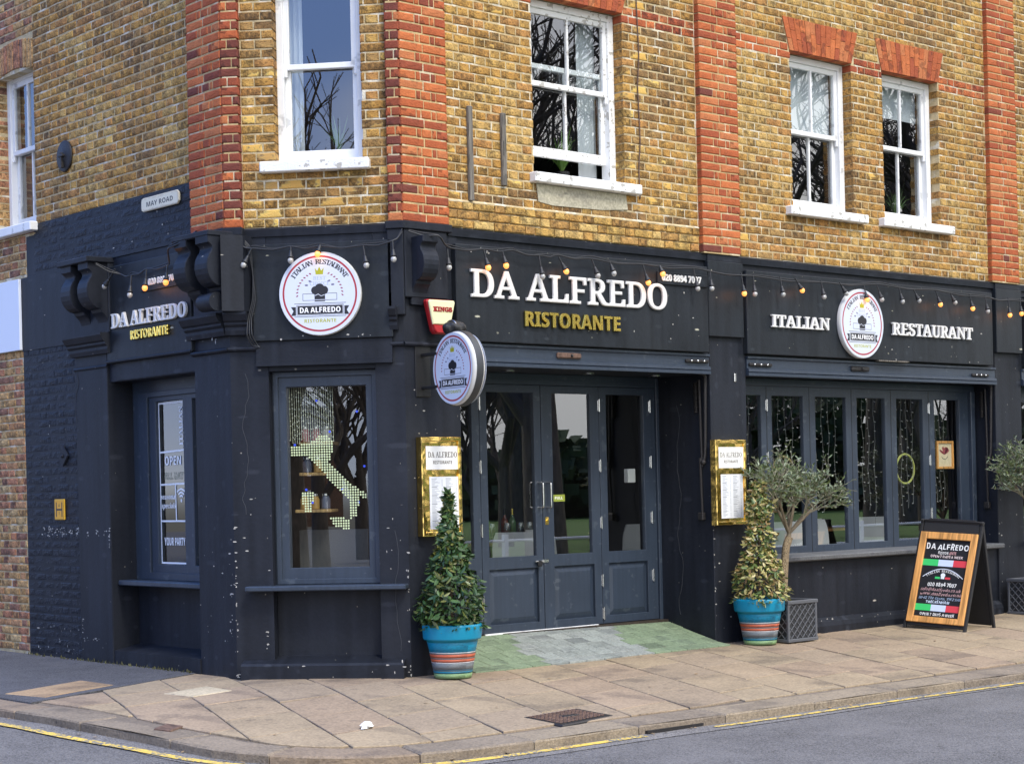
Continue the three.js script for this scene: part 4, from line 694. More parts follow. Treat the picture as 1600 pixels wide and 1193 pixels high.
{ // alarm box
  const t = thing('alarm_box', 'cream and red burglar alarm box on the corner pilaster', 'alarm box'); t.position.set(.295, 2.70, .05);
  const out = [[-.055, -.005], [.05, -.005], [.072, .02], [.138, .250], [.132, .268], [-.128, .268], [-.138, .250], [-.078, .02]];
  add('back_box', slabShape(out, [], 0, .05, .008), std({ color: rgb(.40, .015, .02), roughness: .3 }), t);
  add('front_cover', slabShape([[-.094, .068], [.086, .068], [.134, .246], [.127, .262], [-.121, .262], [-.132, .246]], [], .05, .075, .008), std({ color: rgb(.78, .74, .44), roughness: .4 }), t);
  add('red_nose', slabShape([[-.053, .0], [.048, .0], [.069, .02], [.085, .065], [-.092, .065], [-.074, .02]], [], .05, .072, .008), std({ color: rgb(.42, .016, .02), roughness: .25 }), t);
  lettering(t, 'KINGS', 'serif', -.092, .100, .172, .034, .0755, .006, std({ color: rgb(.32, .02, .02) }));
}
{ // street name plate
  const t = thing('street_sign', 'cream street name plate MAY ROAD with rounded ends on the painted brick', 'street sign'); setFrame(t, FL);
  const tx = canvasTex(512, 128, (g, w, h) => { g.fillStyle = '#d9d3bd'; g.fillRect(0, 0, w, h); srand(6); for (let i = 0; i < 60; i++) { g.fillStyle = ['#b8895f', '#a89a80', '#8a7a66'][i % 3]; g.globalAlpha = .35; g.fillRect(rr(0, w), rnd() < .5 ? rr(0, 12) : rr(h - 14, h), rr(3, 40), rr(2, 7)); } g.globalAlpha = 1; g.fillStyle = '#3a3a3c'; g.font = 'bold 74px sans-serif'; g.textAlign = 'center'; g.textBaseline = 'middle'; g.save(); g.translate(w / 2, h / 2 + 4); g.scale(1.02, 1); g.fillText('MAY ROAD', 0, 0); g.restore(); g.fillStyle = '#d9d3bd'; g.globalAlpha = .55; for (let i = 0; i < 26; i++) g.fillRect(rr(40, 470), rr(30, 100), rr(2, 9), rr(2, 7)); });
  const pl = slabShape([[-2.365, 3.90], [-2.34, 3.875], [-1.785, 3.875], [-1.755, 3.90], [-1.755, 3.965], [-1.785, 3.99], [-2.34, 3.99], [-2.365, 3.965]], [], .002, .022, .004); add('plate', pl, std({ color: rgb(.62, .57, .45) }), t);
  add('face', new THREE.PlaneGeometry(.585, .098).translate(-2.06, 3.9325, .0235), std({ map: tx, roughness: .6 }), t);
}
{ // small fittings of the side wall
  const v = thing('wall_plate', 'round black iron tie plate high on the yellow brick side wall', 'tie plate'); setFrame(v, FL); v.position.copy(toWorld(FL, -3.73, 4.565, .004)); add('disc', new THREE.LatheGeometry([[0, .03], [.05, .03], [.06, .022], [.13, .018], [.142, .010], [.142, 0], [0, 0]].map(([a, b]) => new THREE.Vector2(a, b)), 40).rotateX(Math.PI / 2), M.iron, v); add('cross_rib', merge([cbox(-.012, .012, -.11, .03, .018, .05, .005), cbox(-.045, .045, -.012, .012, .018, .055, .005)]), M.iron, v);
  const h = thing('hydrant_plate', 'yellow hydrant plate with a black H on the painted brick', 'hydrant sign'); setFrame(h, FL); const tx = canvasTex(128, 128, (g, w) => { g.fillStyle = '#dfa118'; g.fillRect(0, 0, w, w); g.fillStyle = '#2a2114'; g.fillRect(16, 14, 13, 100); g.fillRect(99, 14, 13, 100); g.fillRect(28, 58, 72, 13); g.font = 'bold 30px sans-serif'; g.textAlign = 'center'; g.fillText('4', 64, 46); g.fillText('1', 64, 100); });
  add('plate', cbox(-4.075, -3.885, 1.268, 1.458, 0, .014, .005), std({ color: rgb(.62, .36, .02), roughness: .4 }), h); add('face', new THREE.PlaneGeometry(.165, .17).translate(-3.98, 1.363, .0155), std({ map: tx, roughness: .4 }), h);
  const d = thing('tie_bar_plate', 'navy painted diamond shaped plate on the side wall above the yellow plate', 'tie plate'); setFrame(d, FL); add('plate', slabShape([[-3.975, 1.85], [-3.88, 1.755], [-3.785, 1.85], [-3.88, 1.945]], [], 0, .022, .006), M.navy, d); add('stud', new THREE.SphereGeometry(.018, 10, 8).translate(-3.88, 1.85, .022), M.navy, d);
  for (const [x0, x1, y1, y0, l] of [[.690, .725, 4.57, 3.80, 'left and longer of two grey weathered battens fixed to the brick wall'], [1.050, 1.085, 4.555, 3.955, 'right and shorter of two grey weathered battens fixed to the brick wall']]) { const t = thing('wooden_batten', l, 'batten'); add('batten', cbox(x0, x1 + .012, y0, y1, .0, .032, .005), M.oldWood, t); }
  const c = thing('wall_cable', 'thin brown cable running down the brick wall beside the half open window', 'cable'); const pts = []; for (let i = 0; i <= 12; i++) pts.push([2.70 - .03 * i / 12 + .012 * Math.sin(i * 2.1), lerp(7, 3.99, i / 12), .012]); add('cable', tube(pts, .006, 5), M.rust, c);
}
// brass menu cases
function menuCase(label, x0, x1, y0, y1, head, sheet) {
  const t = thing('menu_case', label, 'menu case', undefined), d = .075;
  add('case', slabShape(rectPts(x0, x1, y0, y1), [rectPts(x0 + .03, x1 - .03, y0 + .035, y1 - .035)], .0, d, .006), M.brass, t);
  add('backing', cbox(x0 + .025, x1 - .025, y0 + .03, y1 - .03, .03, .058, .004), M.brass, t);
  const tx = canvasTex(256, 128, (g, w, h) => { g.fillStyle = '#eceae4'; g.fillRect(0, 0, w, h); g.fillStyle = '#4c463c'; g.textAlign = 'center'; g.font = 'bold 42px serif'; g.save(); g.translate(128, 62); g.scale(.80, 1); g.fillText('DA ALFREDO', 0, 0); g.restore(); g.font = 'bold 25px sans-serif'; g.fillText('RISTORANTE', 128, 98); });
  const tm = canvasTex(256, 360, (g, w, h) => { g.fillStyle = '#e4e6e8'; g.fillRect(0, 0, w, h); srand(12); g.fillStyle = '#8c9096'; for (let c = 0; c < 2; c++) for (let i = 0; i < 52; i++) { if (i % 9 === 0) continue; g.fillRect(18 + c * 122, 14 + i * 6.5, rr(24, 74), 2.2); g.fillRect(104 + c * 122, 14 + i * 6.5, 9, 2.2); } g.fillStyle = '#5c6066'; for (let c = 0; c < 2; c++) for (let i = 0; i < 6; i++) g.fillRect(18 + c * 122, 12 + i * 58.5, 46, 3); });
  add('heading', new THREE.PlaneGeometry(head[1] - head[0], head[3] - head[2]).translate((head[0] + head[1]) / 2, (head[2] + head[3]) / 2, .0605), std({ map: tx }), t);
  add('menu_sheet', new THREE.PlaneGeometry(sheet[1] - sheet[0], sheet[3] - sheet[2]).translate((sheet[0] + sheet[1]) / 2, (sheet[2] + sheet[3]) / 2, .0605), std({ map: tm }), t);
}
menuCase('brass menu case on the corner pier behind the dark green potted shrub', .092, .500, 1.095, 1.880, [.145, .485, 1.622, 1.808], [.175, .478, 1.15, 1.565]);
menuCase('brass menu case on the pier to the right of the doors', 3.510, 3.930, 1.080, 1.862, [3.562, 3.90, 1.603, 1.795], [3.585, 3.888, 1.142, 1.545]);

// ---------------------------------------------------------------- festoon lights
{
  const t = thing('festoon_lights', 'black festoon cable of small bulbs strung along the top of the shopfront', 'string lights');
  const W = (f, a) => a.map(([u, y, n]) => toWorld(f, u, y, n ?? .12));
  const sag = pts => { const o = []; pts.forEach((p, i) => { if (i) { const q = pts[i - 1], m = p.clone().add(q).multiplyScalar(.5); m.y -= .018; o.push(m); } o.push(p); }); return o; };
  M.cable = std({ color: rgb(.02, .021, .024), roughness: .5 });
  const cables = [W(FL, [[-2.72, 3.46, .27], [-2.60, 3.37, .10], [-2.405, 3.345, .1], [-2.168, 3.37, .1], [-1.80, 3.37, .1], [-1.55, 3.46, .25], [-1.20, 3.56, .20]]), W(FC, [[-1.43, 3.525, .08], [-1.30, 3.445, .12], [-1.156, 3.395], [-.871, 3.40], [-.629, 3.395], [-.287, 3.385], [-.057, 3.41], [.02, 3.485, .08]]), W(FR, [[.0, 3.49, .09], [.184, 3.45, .24], [.391, 3.385], [.753, 3.40], [1.049, 3.412], [1.381, 3.39], [1.549, 3.408], [1.942, 3.402], [2.577, 3.395], [3.231, 3.40], [4.063, 3.378], [5.031, 3.38], [5.91, 3.41], [6.848, 3.405], [7.769, 3.38], [8.235, 3.372], [9.4, 3.41]])];
  for (const c of cables) { add('cable', tube(sag(c), .0075, 6, c.length * 12), M.cable, t); const s = sag(c).map((p, i) => p.clone().add(new THREE.Vector3(.0, .012 * Math.sin(i * 1.9) + .01, .0))); add('cable', tube(s, .005, 5, c.length * 12), M.cable, t); }
  const glow = new THREE.MeshStandardMaterial({ color: rgb(.6, .35, .15), emissive: rgb(1, .30, .045), emissiveIntensity: 1.15, roughness: .3 });
  const clear = new THREE.MeshPhysicalMaterial({ color: rgb(.42, .41, .385), roughness: .12, metalness: 0, clearcoat: 1 });
  const holder = new THREE.LatheGeometry([[0, .062], [.010, .062], [.013, .045], [.018, .02], [.024, .012], [.024, 0], [0, 0]].map(([a, b]) => new THREE.Vector2(a, b)), 14), bulbG = new THREE.SphereGeometry(.0235, 14, 10);
  const put = (f, u, y, lit, cu, cy) => {
    const end = toWorld(f, u, y, .14), top = toWorld(f, cu, cy, .12), dir = top.clone().sub(end).normalize();
    const h = add('lamp_holder', holder, M.cable, t); h.position.copy(end).addScaledVector(dir, .020); h.quaternion.setFromUnitVectors(new THREE.Vector3(0, 1, 0), dir);
    const st = bar(end.clone().addScaledVector(dir, .06).toArray(), top.toArray(), .007, .007, 6); add('drop_cable', st, M.cable, t);
    const b = add('bulb', bulbG, lit ? glow : clear, h); b.position.y = -.018; b.scale.y = 1.15;
    if (lit) { const l = new THREE.PointLight(rgb(1, .42, .12), .014); l.position.copy(end).addScaledVector(dir, -.0); l.shadow.radius = 1; l.castShadow = true; t.add(l); }
  };
  [[-2.813, 3.285, 0, -2.66, 3.42], [-2.382, 3.168, 0, -2.385, 3.335], [-2.13, 3.203, 1, -2.13, 3.36], [-1.79, 3.215, 1, -1.79, 3.365]].forEach(([u, y, l, cu, cy]) => put(FL, u, y, l, cu, cy));
  [[-1.245, 3.265, 0, -1.18, 3.40], [-.865, 3.285, 0, -.865, 3.40], [-.647, 3.327, 1, -.63, 3.395], [-.258, 3.224, 0, -.285, 3.385], [-.041, 3.263, 0, -.05, 3.41]].forEach(([u, y, l, cu, cy]) => put(FC, u, y, l, cu, cy));
  for (const [u, y, l, dx] of [[.361, 3.221, 0, 0], [.772, 3.247, 1, -.03], [.965, 3.275, 1, -.02], [1.364, 3.21, 0, -.02], [1.636, 3.27, 1, -.07], [2.004, 3.256, 0, -.05], [2.196, 3.288, 0, -.03], [2.618, 3.232, 1, -.05], [2.803, 3.32, 1, -.02], [3.249, 3.215, 0, -.03], [3.436, 3.227, 0, 0], [3.877, 3.205, 1, -.02], [4.025, 3.208, 0, 0], [4.426, 3.226, 0, -.02], [4.707, 3.28, 1, -.08], [5.03, 3.235, 0, -.02], [5.372, 3.286, 0, -.08], [5.699, 3.242, 1, -.03], [5.934, 3.256, 0, -.05], [6.272, 3.254, 0, -.03], [6.549, 3.277, 0, -.07], [6.914, 3.257, 1, -.05], [7.172, 3.289, 0, -.06], [7.485, 3.242, 1, -.03], [7.757, 3.225, 0, -.02], [8.169, 3.205, 1, 0], [8.391, 3.231, 1, 0]]) put(FR, u, y, l, u + dx, 3.395);
}
// loose cables tied down the corner pilaster
{ const t = thing('loose_cables', 'bundle of thin cables tied down the left corner pilaster', 'cables'); for (const k of [0, 1, 2]) add('cable', tube([[-1.30 + .01 * k, 3.50, .09], [-1.22 + .012 * k, 3.40, .10], [-1.19, 3.2, .075], [-1.20 + .012 * k, 3.0, .065], [-1.235 + .014 * k, 2.85, .075], [-1.24 + .02 * k, 2.72, .10], [-1.21 + .02 * k, 2.64, .06], [-1.15, 2.62, .06]].map(([u, y, n]) => toWorld(FC, u, y, n)), .006, 5, 50), M.cable, t); }

// ---------------------------------------------------------------- window film, stickers and fairy lights
{
  const film = canvasTex(256, 800, (g, w, h) => { g.clearRect(0, 0, w, h); g.strokeStyle = 'rgba(238,242,248,.95)'; g.lineWidth = 9; g.strokeRect(5, 5, w - 10, h - 10); const Y = [262, 402, 612]; g.beginPath(); g.moveTo(5, 248); g.lineTo(w, 240); g.moveTo(5, 408); g.lineTo(w, 404); g.moveTo(5, 588); g.lineTo(w, 588); g.moveTo(148, 406); g.lineTo(150, 588); g.stroke();
    g.fillStyle = '#f2f4f8'; g.textAlign = 'center'; g.font = 'bold 60px sans-serif'; g.fillText('OPEN', 130, 312); g.strokeStyle = 'rgba(120,135,125,.8)'; g.lineWidth = 2; g.font = 'bold 46px sans-serif'; g.strokeText('ALL DAY', 132, 382);
    g.font = 'italic bold 34px serif'; g.fillText('seasonal', 78, 480); g.fillText('specials', 78, 524); g.font = 'bold 38px sans-serif'; g.save(); g.translate(130, 708); g.scale(.86, 1.4); g.fillText('YOUR PARTY', 0, 0); g.restore();
    g.save(); g.translate(226, 232); g.rotate(-Math.PI / 2); g.textAlign = 'left'; g.font = 'bold 44px serif'; g.fillStyle = 'rgba(232,236,244,1)'; g.fillText('ITALIAN', 14, 0); g.restore();
    g.strokeStyle = '#f2f4f8'; g.lineWidth = 9; for (const r of [20, 36, 52]) { g.beginPath(); g.arc(200, 484, r, Math.PI * 1.25, Math.PI * 1.75); g.stroke(); } g.beginPath(); g.arc(200, 488, 8, 0, 7); g.fillStyle = '#f2f4f8'; g.fill(); });
  const t = setFrame(thing('window_film', 'clear film with white frames and words on the narrow side street window', 'window sticker'), FL);
  add('film', new THREE.PlaneGeometry(.45, 1.40).translate(-2.405, 1.575, -.253), std({ map: film, transparent: true, roughness: .6 }), t);
  add('edge_strip', cbox(-1.985, -1.97, .89, 2.0, -.256, -.252, .001), M.paper, t);
  // dotted map on the corner window
  const inside = (x, y, P) => { let c = false; for (let i = 0, j = P.length - 1; i < P.length; j = i++) if ((P[i][1] > y) !== (P[j][1] > y) && x < (P[j][0] - P[i][0]) * (y - P[i][1]) / (P[j][1] - P[i][1]) + P[i][0]) c = !c; return c; };
  const maps = [[[-.97, 1.83], [-.80, 1.87], [-.70, 1.93], [-.62, 1.87], [-.63, 1.77], [-.66, 1.70], [-.52, 1.56], [-.42, 1.48], [-.345, 1.44], [-.35, 1.39], [-.42, 1.44], [-.43, 1.28], [-.49, 1.25], [-.49, 1.40], [-.60, 1.49], [-.74, 1.66], [-.85, 1.76], [-.97, 1.75]], [[-.89, 1.47], [-.79, 1.46], [-.80, 1.31], [-.87, 1.30]], [[-.66, 1.26], [-.5, 1.25], [-.5, 1.15], [-.62, 1.19]]];
  const ds = []; for (let x = -.98; x < -.33; x += .0205) for (let y = 1.13; y < 1.96; y += .0205) if (maps.some(P => inside(x, y, P))) ds.push(new THREE.CircleGeometry(.0080, 7).translate(x, y, -.138));
  const s = setFrame(thing('dotted_map_sticker', 'boot shaped map of pale green dots stuck on the corner window', 'window sticker'), FC); const dm = add('dots', merge(ds), std({ color: rgb(.62, .72, .42), roughness: .6, side: THREE.DoubleSide }), s); dm.userData.kind = 'stuff';
  const bc = setFrame(thing('bead_curtain', 'pale beaded strings hanging in the upper left of the corner window', 'bead curtain'), FC); srand(5);
  for (let i = 0; i < 20; i++) { const x = -.975 + i * .0185, y0 = 1.85 + .05 * rnd(); add('string', bar([x, y0, -.165], [x, 2.31, -.165], .0022, .0022, 4), std({ color: rgb(.55, .58, .42) }), bc); const bd = []; for (let y = y0; y < 2.29; y += rr(.03, .07)) bd.push(new THREE.OctahedronGeometry(rr(.004, .008)).translate(x + rr(-.003, .003), y, -.165)); add('beads', merge(bd), std({ color: rgb(.72, .74, .62), roughness: .3 }), bc); }
  for (let i = 0; i < 9; i++) { const k = thing('window_dot', 'small shiny blue disc stuck on the corner window', 'window sticker', 'blue discs on the corner window'); setFrame(k, FC); add('disc', new THREE.CircleGeometry(.010, 12).translate(rr(-.95, -.36), rr(1.35, 2.2), -.139), std({ color: rgb(.05, .10, .75), roughness: .3, side: THREE.DoubleSide }), k); }
  // fairy lights behind the folding window
  const fl = thing('curtain_lights', 'strands of tiny white fairy lights hanging inside the wide front window', 'fairy lights'); srand(8);
  M.wire = std({ color: rgb(.27, .27, .26), roughness: .5 }); M.led = std({ color: rgb(.58, .58, .55), roughness: .3 });
  for (const [a, b] of [[4.50, 4.56], [4.74, 5.20], [5.40, 5.87], [6.06, 6.51], [6.72, 7.16], [7.38, 7.70]]) { const n = b - a < .1 ? 1 : 5; for (let i = 0; i < n; i++) { const x = n === 1 ? a : lerp(a, b, (i + .1) / 4.6), y0 = rr(.92, 1.25), pts = []; for (let k = 0; k <= 14; k++) pts.push([x + rr(-.006, .006) + .012 * Math.sin(k * .9 + i), lerp(2.33, y0, k / 14), -.40]); const s = add('strand', tube(pts, .0021, 4, 42), M.wire, fl); const ld = []; for (let y = 2.28; y > y0; y -= rr(.07, .12)) { const d = rnd() < .5 ? -1 : 1; ld.push(bar([x + d * .004, y, -.40], [x + d * .026, y - .006, -.398], .0026, .0038, 4)); } add('led', merge(ld), M.led, s); } }
  const pic = thing('framed_picture', 'small framed picture of a dark red flower inside the front window', 'picture'); const px = canvasTex(160, 200, (g, w, h) => { g.fillStyle = '#dccdaa'; g.fillRect(0, 0, w, h); g.fillStyle = '#8c2f3a'; srand(31); for (let i = 0; i < 16; i++) { g.save(); g.translate(80, 96); g.rotate(rr(-1.1, 1.1)); g.fillStyle = ['#7d2431', '#a04a50', '#5e1c28'][i % 3]; g.beginPath(); g.ellipse(0, -34, 8, 34, 0, 0, 7); g.fill(); g.restore(); } g.strokeStyle = '#6d6a60'; g.lineWidth = 6; g.beginPath(); g.arc(80, 100, 36, .3, 2.8); g.stroke(); });
  add('frame', slabShape(rectPts(7.50, 7.80, 1.568, 1.868), [rectPts(7.525, 7.775, 1.593, 1.843)], -.385, -.36, .003), M.wood, pic); add('print', new THREE.PlaneGeometry(.255, .255).translate(7.65, 1.718, -.374), std({ map: px }), pic);
  const rg = thing('rope_ring', 'yellow green ring hanging inside the fifth pane of the front window', 'ring'); add('ring', new THREE.TorusGeometry(.155, .012, 8, 40).translate(7.005, 1.575, -.42), std({ color: rgb(.42, .45, .12) }), rg);
  const r2 = thing('rope_ring', 'pale wicker ring behind the olive tree inside the front window', 'ring'); add('ring', new THREE.TorusGeometry(.155, .013, 8, 40).translate(5.03, 1.56, -.42), std({ color: rgb(.40, .33, .16) }), r2);
}

// ---------------------------------------------------------------- things inside
function makeChair(label) { const t = thing('white_chair', label, 'chair', 'white chairs inside the restaurant');
  const seat = new THREE.BoxGeometry(.44, .03, .43, 6, 1, 6); add('seat', uvBox(seat.translate(0, .45, 0)), M.chair, t);
  const bk = new THREE.PlaneGeometry(.46, .40, 10, 8), p = bk.attributes.position; for (let i = 0; i < p.count; i++) { const x = p.getX(i), y = p.getY(i); p.setXYZ(i, x * (1 - .16 * Math.pow(Math.max(0, y / .2), 3)), y + .66, -.20 - .10 * (y + .2) + .35 * x * x); } const b2 = bk.clone(); b2.translate(0, 0, -.014); add('backrest', merge([bk, b2]), M.chair, t);
  for (const [x, z] of [[-.18, -.17], [.18, -.17], [-.18, .17], [.18, .17]]) add('leg', bar([x * 1.15, 0, z * 1.15], [x, .45, z], .010, .013), M.chair, t); return t; }
function place(o, x, y, z, r = 0) { o.position.set(x, y, z); o.rotation.y = r; return o; }
{
  const same = 'white moulded chair with rounded back close behind the wide front window';
  const c0 = place(makeChair(same), 5.62, .2, -.95, 2.6);
  [[5.05, -1.0, .4], [6.25, -.9, 3.3], [6.75, -1.1, 2.6], [7.35, -1.0, 3.6], [3.02, -1.55, 3.0], [2.35, -1.35, .8], [4.85, -2.4, .2], [6.3, -2.4, .1]].forEach(([x, z, r]) => { const c = c0.clone(); c.name = numbered('white_chair'); scene.add(c); if (x < 3.5) { c.userData.label = 'white chair with rounded back seen through the glass of the entrance doors'; c.userData.group = 'white chairs behind the doors'; } else if (z < -2) { c.userData.label = 'white chair set back behind the tables of the front window'; c.userData.group = 'white chairs at the back'; } place(c, x, .2, z, r); });
  const table = label => { const t = thing('dining_table', label, 'table', 'wooden dining tables inside'); add('tabletop', cbox(-.55, .55, .72, .75, -.36, .36, .006), M.tableWood, t); for (const [x, z] of [[-.48, -.3], [.48, -.3], [-.48, .3], [.48, .3]]) add('leg', cbox(x - .02, x + .02, 0, .72, z - .02, z + .02, .003), M.tableWood, t); return t; };
  const t0 = place(table('wooden dining table behind the third and fourth panes of the front window'), 5.7, .2, -1.55, .05); [[7.0, -1.65, 0, 'wooden dining table behind the rightmost panes of the front window'], [2.75, -2.15, .3, 'wooden dining table with bottles behind the entrance doors']].forEach(([x, z, r, l]) => { const c = t0.clone(); c.userData.label = l; c.name = numbered('dining_table'); scene.add(c); place(c, x, .2, z, r); });
  M.bottle = new THREE.MeshPhysicalMaterial({ color: rgb(.10, .22, .08), roughness: .1, clearcoat: 1 }); M.bottle2 = new THREE.MeshPhysicalMaterial({ color: rgb(.25, .06, .03), roughness: .1, clearcoat: 1 });
  const lathe = p => new THREE.LatheGeometry(p.map(([a, b]) => new THREE.Vector2(a, b)), 14);
  const bot = lathe([[0, 0], [.037, 0], [.038, .18], [.03, .21], [.014, .24], [.014, .31], [0, .31]]), gl = lathe([[0, 0], [.03, .002], [.004, .008], [.004, .07], [.03, .10], [.035, .14], [.030, .18], [.028, .18], [.032, .14], [0, .085]]);
  srand(17); for (let i = 0; i < 7; i++) { const t = thing('wine_bottle', 'dark wine bottle standing on a table inside', 'bottle', 'wine bottles on the tables inside'); add('glass_body', bot, i % 2 ? M.bottle : M.bottle2, t); add('capsule', new THREE.CylinderGeometry(.0155, .0155, .06, 12).translate(0, .285, 0), i % 2 ? M.goldLetter : M.black, t); if (i > 3) { t.userData.label = 'dark wine bottle on the table behind the middle of the front window'; t.userData.group = 'wine bottles behind the front window'; } else { t.userData.label = 'dark wine bottle on the table behind the entrance doors'; t.userData.group = 'wine bottles behind the doors'; }
    if (i < 4) place(t, 2.45 + i * .17, .95, -2.05 + rr(-.12, .1)); else place(t, 5.4 + (i - 4) * .3, .95, -1.5 + rr(-.1, .1)); }
  for (let i = 0; i < 9; i++) { const t = thing('wine_glass', 'clear stemmed wine glass standing on a table inside', 'wine glass', 'wine glasses on the tables inside'); add('bowl_and_stem', gl, M.glass, t); t.userData.label = i < 5 ? 'clear wine glass on the table behind the entrance doors' : 'clear wine glass on the table behind the middle of the front window'; t.userData.group = i < 5 ? 'wine glasses behind the doors' : 'wine glasses behind the front window'; place(t, i < 5 ? 2.40 + i * .16 : 5.35 + (i - 5) * .2, .95, (i < 5 ? -1.95 : -1.42) + rr(-.05, .05)); }
  // shelves in the corner window
  for (const [u0, u1, y, l] of [[-.96, -.68, 1.85, 'upper pale wooden shelf inside the corner window'], [-.96, -.74, 1.60, 'middle pale wooden shelf inside the corner window'], [-1.0, -.70, 1.30, 'lower pale wooden shelf inside the corner window']]) { const t = setFrame(thing('wall_shelf', l, 'shelf'), FC); add('board', cbox(u0, u1, y, y + .025, -.62, -.36, .003), std({ color: rgb(.62, .42, .18), map: T.wood }), t); }
  srand(23); const jar = lathe([[0, 0], [.035, 0], [.037, .01], [.037, .085], [.028, .095], [.028, .11], [0, .11]]); const jm = [[.55, .12, .12], [.45, .28, .08], [.6, .55, .45], [.12, .14, .20]].map(c => std({ color: rgb(...c), roughness: .25 }));
  for (const [u, y, k] of [[-.93, 1.875, 0], [-.84, 1.875, 0], [-.75, 1.875, 2], [-.92, 1.625, 3], [-.83, 1.625, 1], [-.95, 1.325, 1], [-.86, 1.325, 1], [-.77, 1.325, 3]]) { const t = thing('storage_jar', 'small coloured jar standing on a shelf in the corner window', 'jar', 'jars on the corner window shelves'); add('jar_body', jar, jm[k], t); add('lid', new THREE.CylinderGeometry(.031, .031, .018, 14).translate(0, .118, 0), M.chrome, t); t.position.copy(toWorld(FC, u, y, -.48)); t.userData.label = 'small ' + ['red', 'amber', 'cream', 'dark'][k] + ' jar standing on the ' + (y > 1.8 ? 'upper' : y > 1.5 ? 'middle' : 'lower') + ' shelf in the corner window'; delete t.userData.group; if (k === 0 || (k === 1 && y < 1.4)) { t.userData.group = 'alike jars on the corner window shelves'; } }
  const cab = setFrame(thing('bar_cabinet', 'dark reddish wooden cabinet low inside the corner window', 'cabinet'), FC); add('carcass', cbox(-.52, .1, .2, 1.02, -1.5, -.75, .01), std({ color: rgb(.16, .05, .03), map: T.wood, roughness: .4 }), cab); add('worktop', cbox(-.55, .13, 1.02, 1.06, -1.53, -.72, .006), M.black, cab);
  const pnl = setFrame(thing('display_plinth', 'grey panel closing the bottom of the corner window', 'panel'), FC); add('panel', cbox(-1.02, -.44, .2, 1.155, -.60, -.56, .003), std({ color: rgb(.075, .078, .08), roughness: .6 }), pnl);
  const p2 = setFrame(thing('display_plinth', 'brown panel behind the lower part of the side street window', 'panel'), FL); add('panel', cbox(-2.75, -1.62, .2, 1.27, -.62, -.58, .003), std({ color: rgb(.11, .10, .075), roughness: .6 }), p2);
}
// pot plants on the upper window boards
function sprayPlant(label, frame, u, y, n, h, w, leafs, col) { const t = setFrame(thing('window_plant', label, 'plant'), frame), gs = []; add('pot', new THREE.CylinderGeometry(.07, .055, .12, 18).translate(u, y + .06, n), M.black, t);
  for (let i = 0; i < leafs; i++) { const a = rr(0, 6.28), e = rr(.2, 1.3), l = h * rr(.5, 1), g = new THREE.PlaneGeometry(.012 + .014 * rnd(), l, 1, 4), p = g.attributes.position; for (let k = 0; k < p.count; k++) { const s = (p.getY(k) + l / 2) / l; p.setXYZ(k, p.getX(k) * (1 - s * .8), s * l * Math.cos(e * s * 1.1), s * l * Math.sin(e) * w); } g.rotateY(a); g.translate(u, y + .12, n); gs.push(g); }
  const f = add('foliage', merge(gs), std({ color: rgb(...col), side: THREE.DoubleSide, roughness: .5 }), t); f.userData.kind = 'stuff'; return t; }
srand(61);
sprayPlant('spiky green pot plant behind the half open sash window', FR, 2.08, 4.10, -.36, .42, .8, 46, [.10, .20, .03]);
sprayPlant('green pot plant low in the tall corner window', FC, -.56, 4.10, -.36, .34, .8, 34, [.12, .22, .08]);
sprayPlant('green leafy pot plant in the right one of the paired windows', FR, 6.84, 4.10, -.34, .40, .9, 40, [.10, .18, .05]);

// ---------------------------------------------------------------- potted plants
function leafGeo(l, w, fold) { const P = [], s = [[0, 0], [.22, .75], [.5, 1], [.78, .7], [1, 0]]; const q = (t, k, side) => [side * w / 2 * k, t * l, -fold * k * w * .3 + .10 * l * t * t]; for (let i = 0; i < 4; i++) for (const sd of [-1, 1]) { const [t0, k0] = s[i], [t1, k1] = s[i + 1], m0 = [0, t0 * l, .10 * l * t0 * t0], m1 = [0, t1 * l, .10 * l * t1 * t1], e0 = q(t0, k0, sd), e1 = q(t1, k1, sd); if (k0) P.push(...m0, ...e0, ...e1); P.push(...m0, ...e1, ...m1); }
  const g = new THREE.BufferGeometry(); g.setAttribute('position', new THREE.Float32BufferAttribute(P, 3)); return uvBox(g); }
const leafMat = (c, tr = .12) => new THREE.MeshPhysicalMaterial({ color: rgb(...c), roughness: .38, transmission: tr, thickness: 0, side: THREE.DoubleSide });
const potR = [[0, .0], [.135, .0], [.148, .012], [.196, .285], [.200, .30], [.222, .302], [.230, .312], [.236, .405], [.228, .418], [.214, .415], [.205, .36], [0, .36]];
